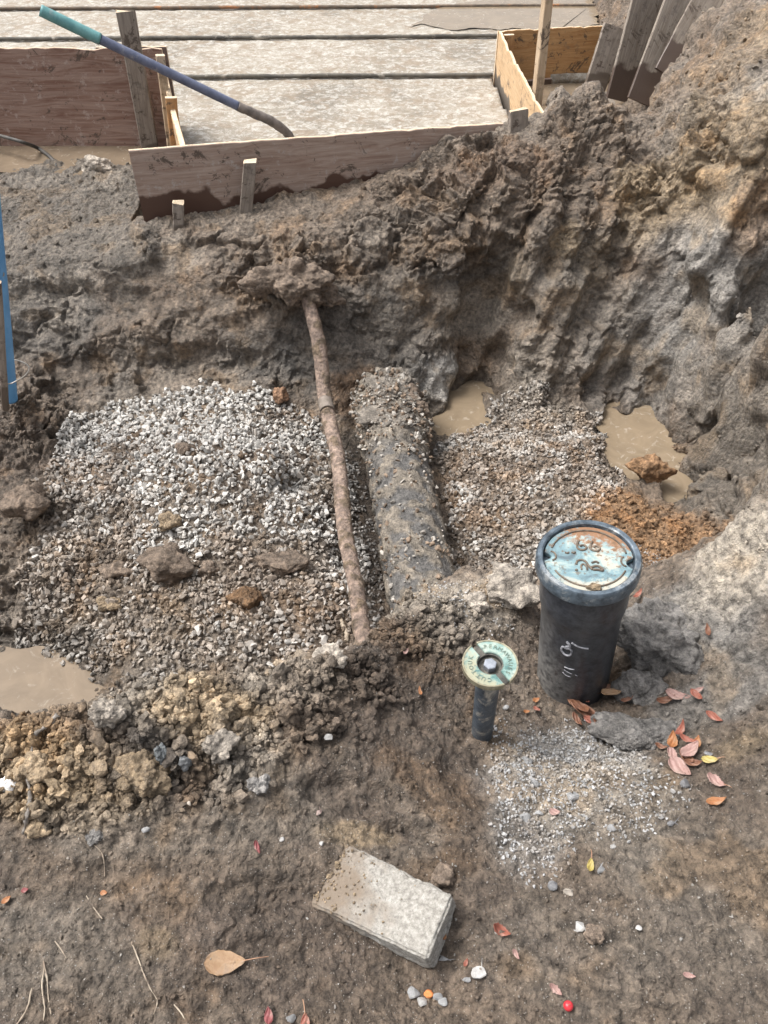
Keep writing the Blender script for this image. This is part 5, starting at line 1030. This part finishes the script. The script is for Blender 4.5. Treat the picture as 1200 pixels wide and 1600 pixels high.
leaf(995,936,26,.5,40,'red','reddish leaf behind the rim of the valve box',.5,.4,stem=0,seed=34,lift=.012,torn=.2)
leaf(1104,990,26,.4,80,'brown','thin brown leaf in the crack of the grey soil slope',.4,.6,stem=0,seed=35,lift=.012)
leaf(656,1082,18,.45,100,'orange','bright orange leaf scrap left of the curb box',.3,.3,stem=0,seed=36,lift=.006)
leaf(837,1096,16,.8,30,'orange','upper orange leaf scrap between the two covers',.3,.3,stem=0,seed=37,lift=.006,torn=.3)
leaf(838,1110,14,.8,-30,'red','middle red leaf scrap between the two covers',.3,.3,stem=0,seed=38,lift=.006,torn=.3)
leaf(822,1114,13,.8,10,'orange','lowest orange leaf scrap between the two covers',.3,.3,stem=0,seed=39,lift=.006,torn=.3)
leaf(634,1020,14,.7,50,'pink','small pinkish leaf scrap on the dark soil crest',.3,.3,stem=0,seed=40,lift=.006)
leaf(8,1185,28,.5,-20,'red','red leaf at the left edge above the white stone',.4,.3,stem=.6,seed=41,lift=.006)
leaf(11,1407,16,.7,40,'orange','small orange leaf scrap at the left edge on bare soil',.3,.3,stem=0,seed=42)
leaf(40,1392,12,.8,10,'crimson','tiny dull red leaf scrap near the left edge',.3,.3,stem=0,seed=43)
leaf(402,1325,24,.5,-60,'crimson','dull crimson leaf pressed in the soil above the long crack',.3,.2,stem=0,seed=44,torn=.3)
leaf(694,1464,12,.8,70,'orange','orange leaf scrap against the end of the block',.3,.3,stem=0,seed=45,lift=.006)
leaf(866,1270,20,.8,0,'pink','faded pink leaf beside the crushed stone',.2,.2,stem=0,seed=46)
leaf(1075,1526,20,.5,-10,'pink','faded pink leaf scrap alone at the lower right',.3,.2,stem=0,seed=47)
leaf(163,1396,12,.8,0,'orange','tiny orange leaf scrap on bare soil below the spoil',.2,.2,stem=0,seed=48)
leaf(1070,1190,34,.6,120,'brown','dark curled leaf in the middle of the leaf drift',.6,.5,stem=0,seed=49,lift=.012,torn=.3)
leaf(1050,1186,32,.6,-80,'pink','upright torn pink leaf at the left of the leaf drift',.5,.5,stem=0,seed=50,lift=.010,torn=.3)
leaf(1073,1162,30,.55,-30,'red','dull red leaf behind the bright orange one in the drift',.5,.5,stem=0,seed=51,lift=.010,torn=.2)
leaf(908,1098,30,.5,-50,'red','small red leaf between the valve box foot and the glossy leaf',.5,.5,stem=0,seed=52,lift=.018,torn=.2)
leaf(978,1100,24,.5,10,'brown','dark leaf tip right of the rolled glossy leaf',.5,.5,stem=0,seed=53,lift=.018,torn=.2)
leaf(900,1130,30,.5,-65,'brown','small brown leaf under the narrow one left of the long clod',.5,.5,stem=0,seed=54,lift=.012,torn=.2)
p = hit(887, 1573); s = 6.5 * px(p); V_, F_ = lump_template(3, 501, .06, (1, 1, .92), .02, 1.3, False); V_ = V_ * s
br = empty('berry', (p[0], p[1], gz(p[0], p[1]) + s * .7)); tag(br, 'small shiny red berry on the soil at the bottom', 'berry')
obj('berry_skin', np_mesh('berry_skin', V_, F_), simple('red_berry', (.45, .02, .03), (.60, .05, .06), 60, .3, 0, .05), br); obj('berry_stalk', tube([(0, 0, s * .85), (s * .2, 0, s * 1.2)], [.0008, .0006], 6, step=.002), M['stem'], br)
p = hit(670, 1554); s = 6 * px(p); V_, F_ = lump_template(3, 502, .4); V_ = V_ * s; o = obj('brick_chip', np_mesh('brick_chip', V_, F_), simple('orange_brick', (.55, .17, .05), (.68, .26, .09), 60, .8)); o.location = (p[0], p[1], gz(p[0], p[1]) + s * .4); tag(o, 'orange brick chip among grey stones below the block', 'brick chip')
# splintered wood by the long board, mud on the slab end
lump('soil_clod', 155, 257, 22, PALE * 1.0, 'pale mud clod in the muddy water left of the long board', 'clod', 5, 31, (1, .6, .5), .5, .3)
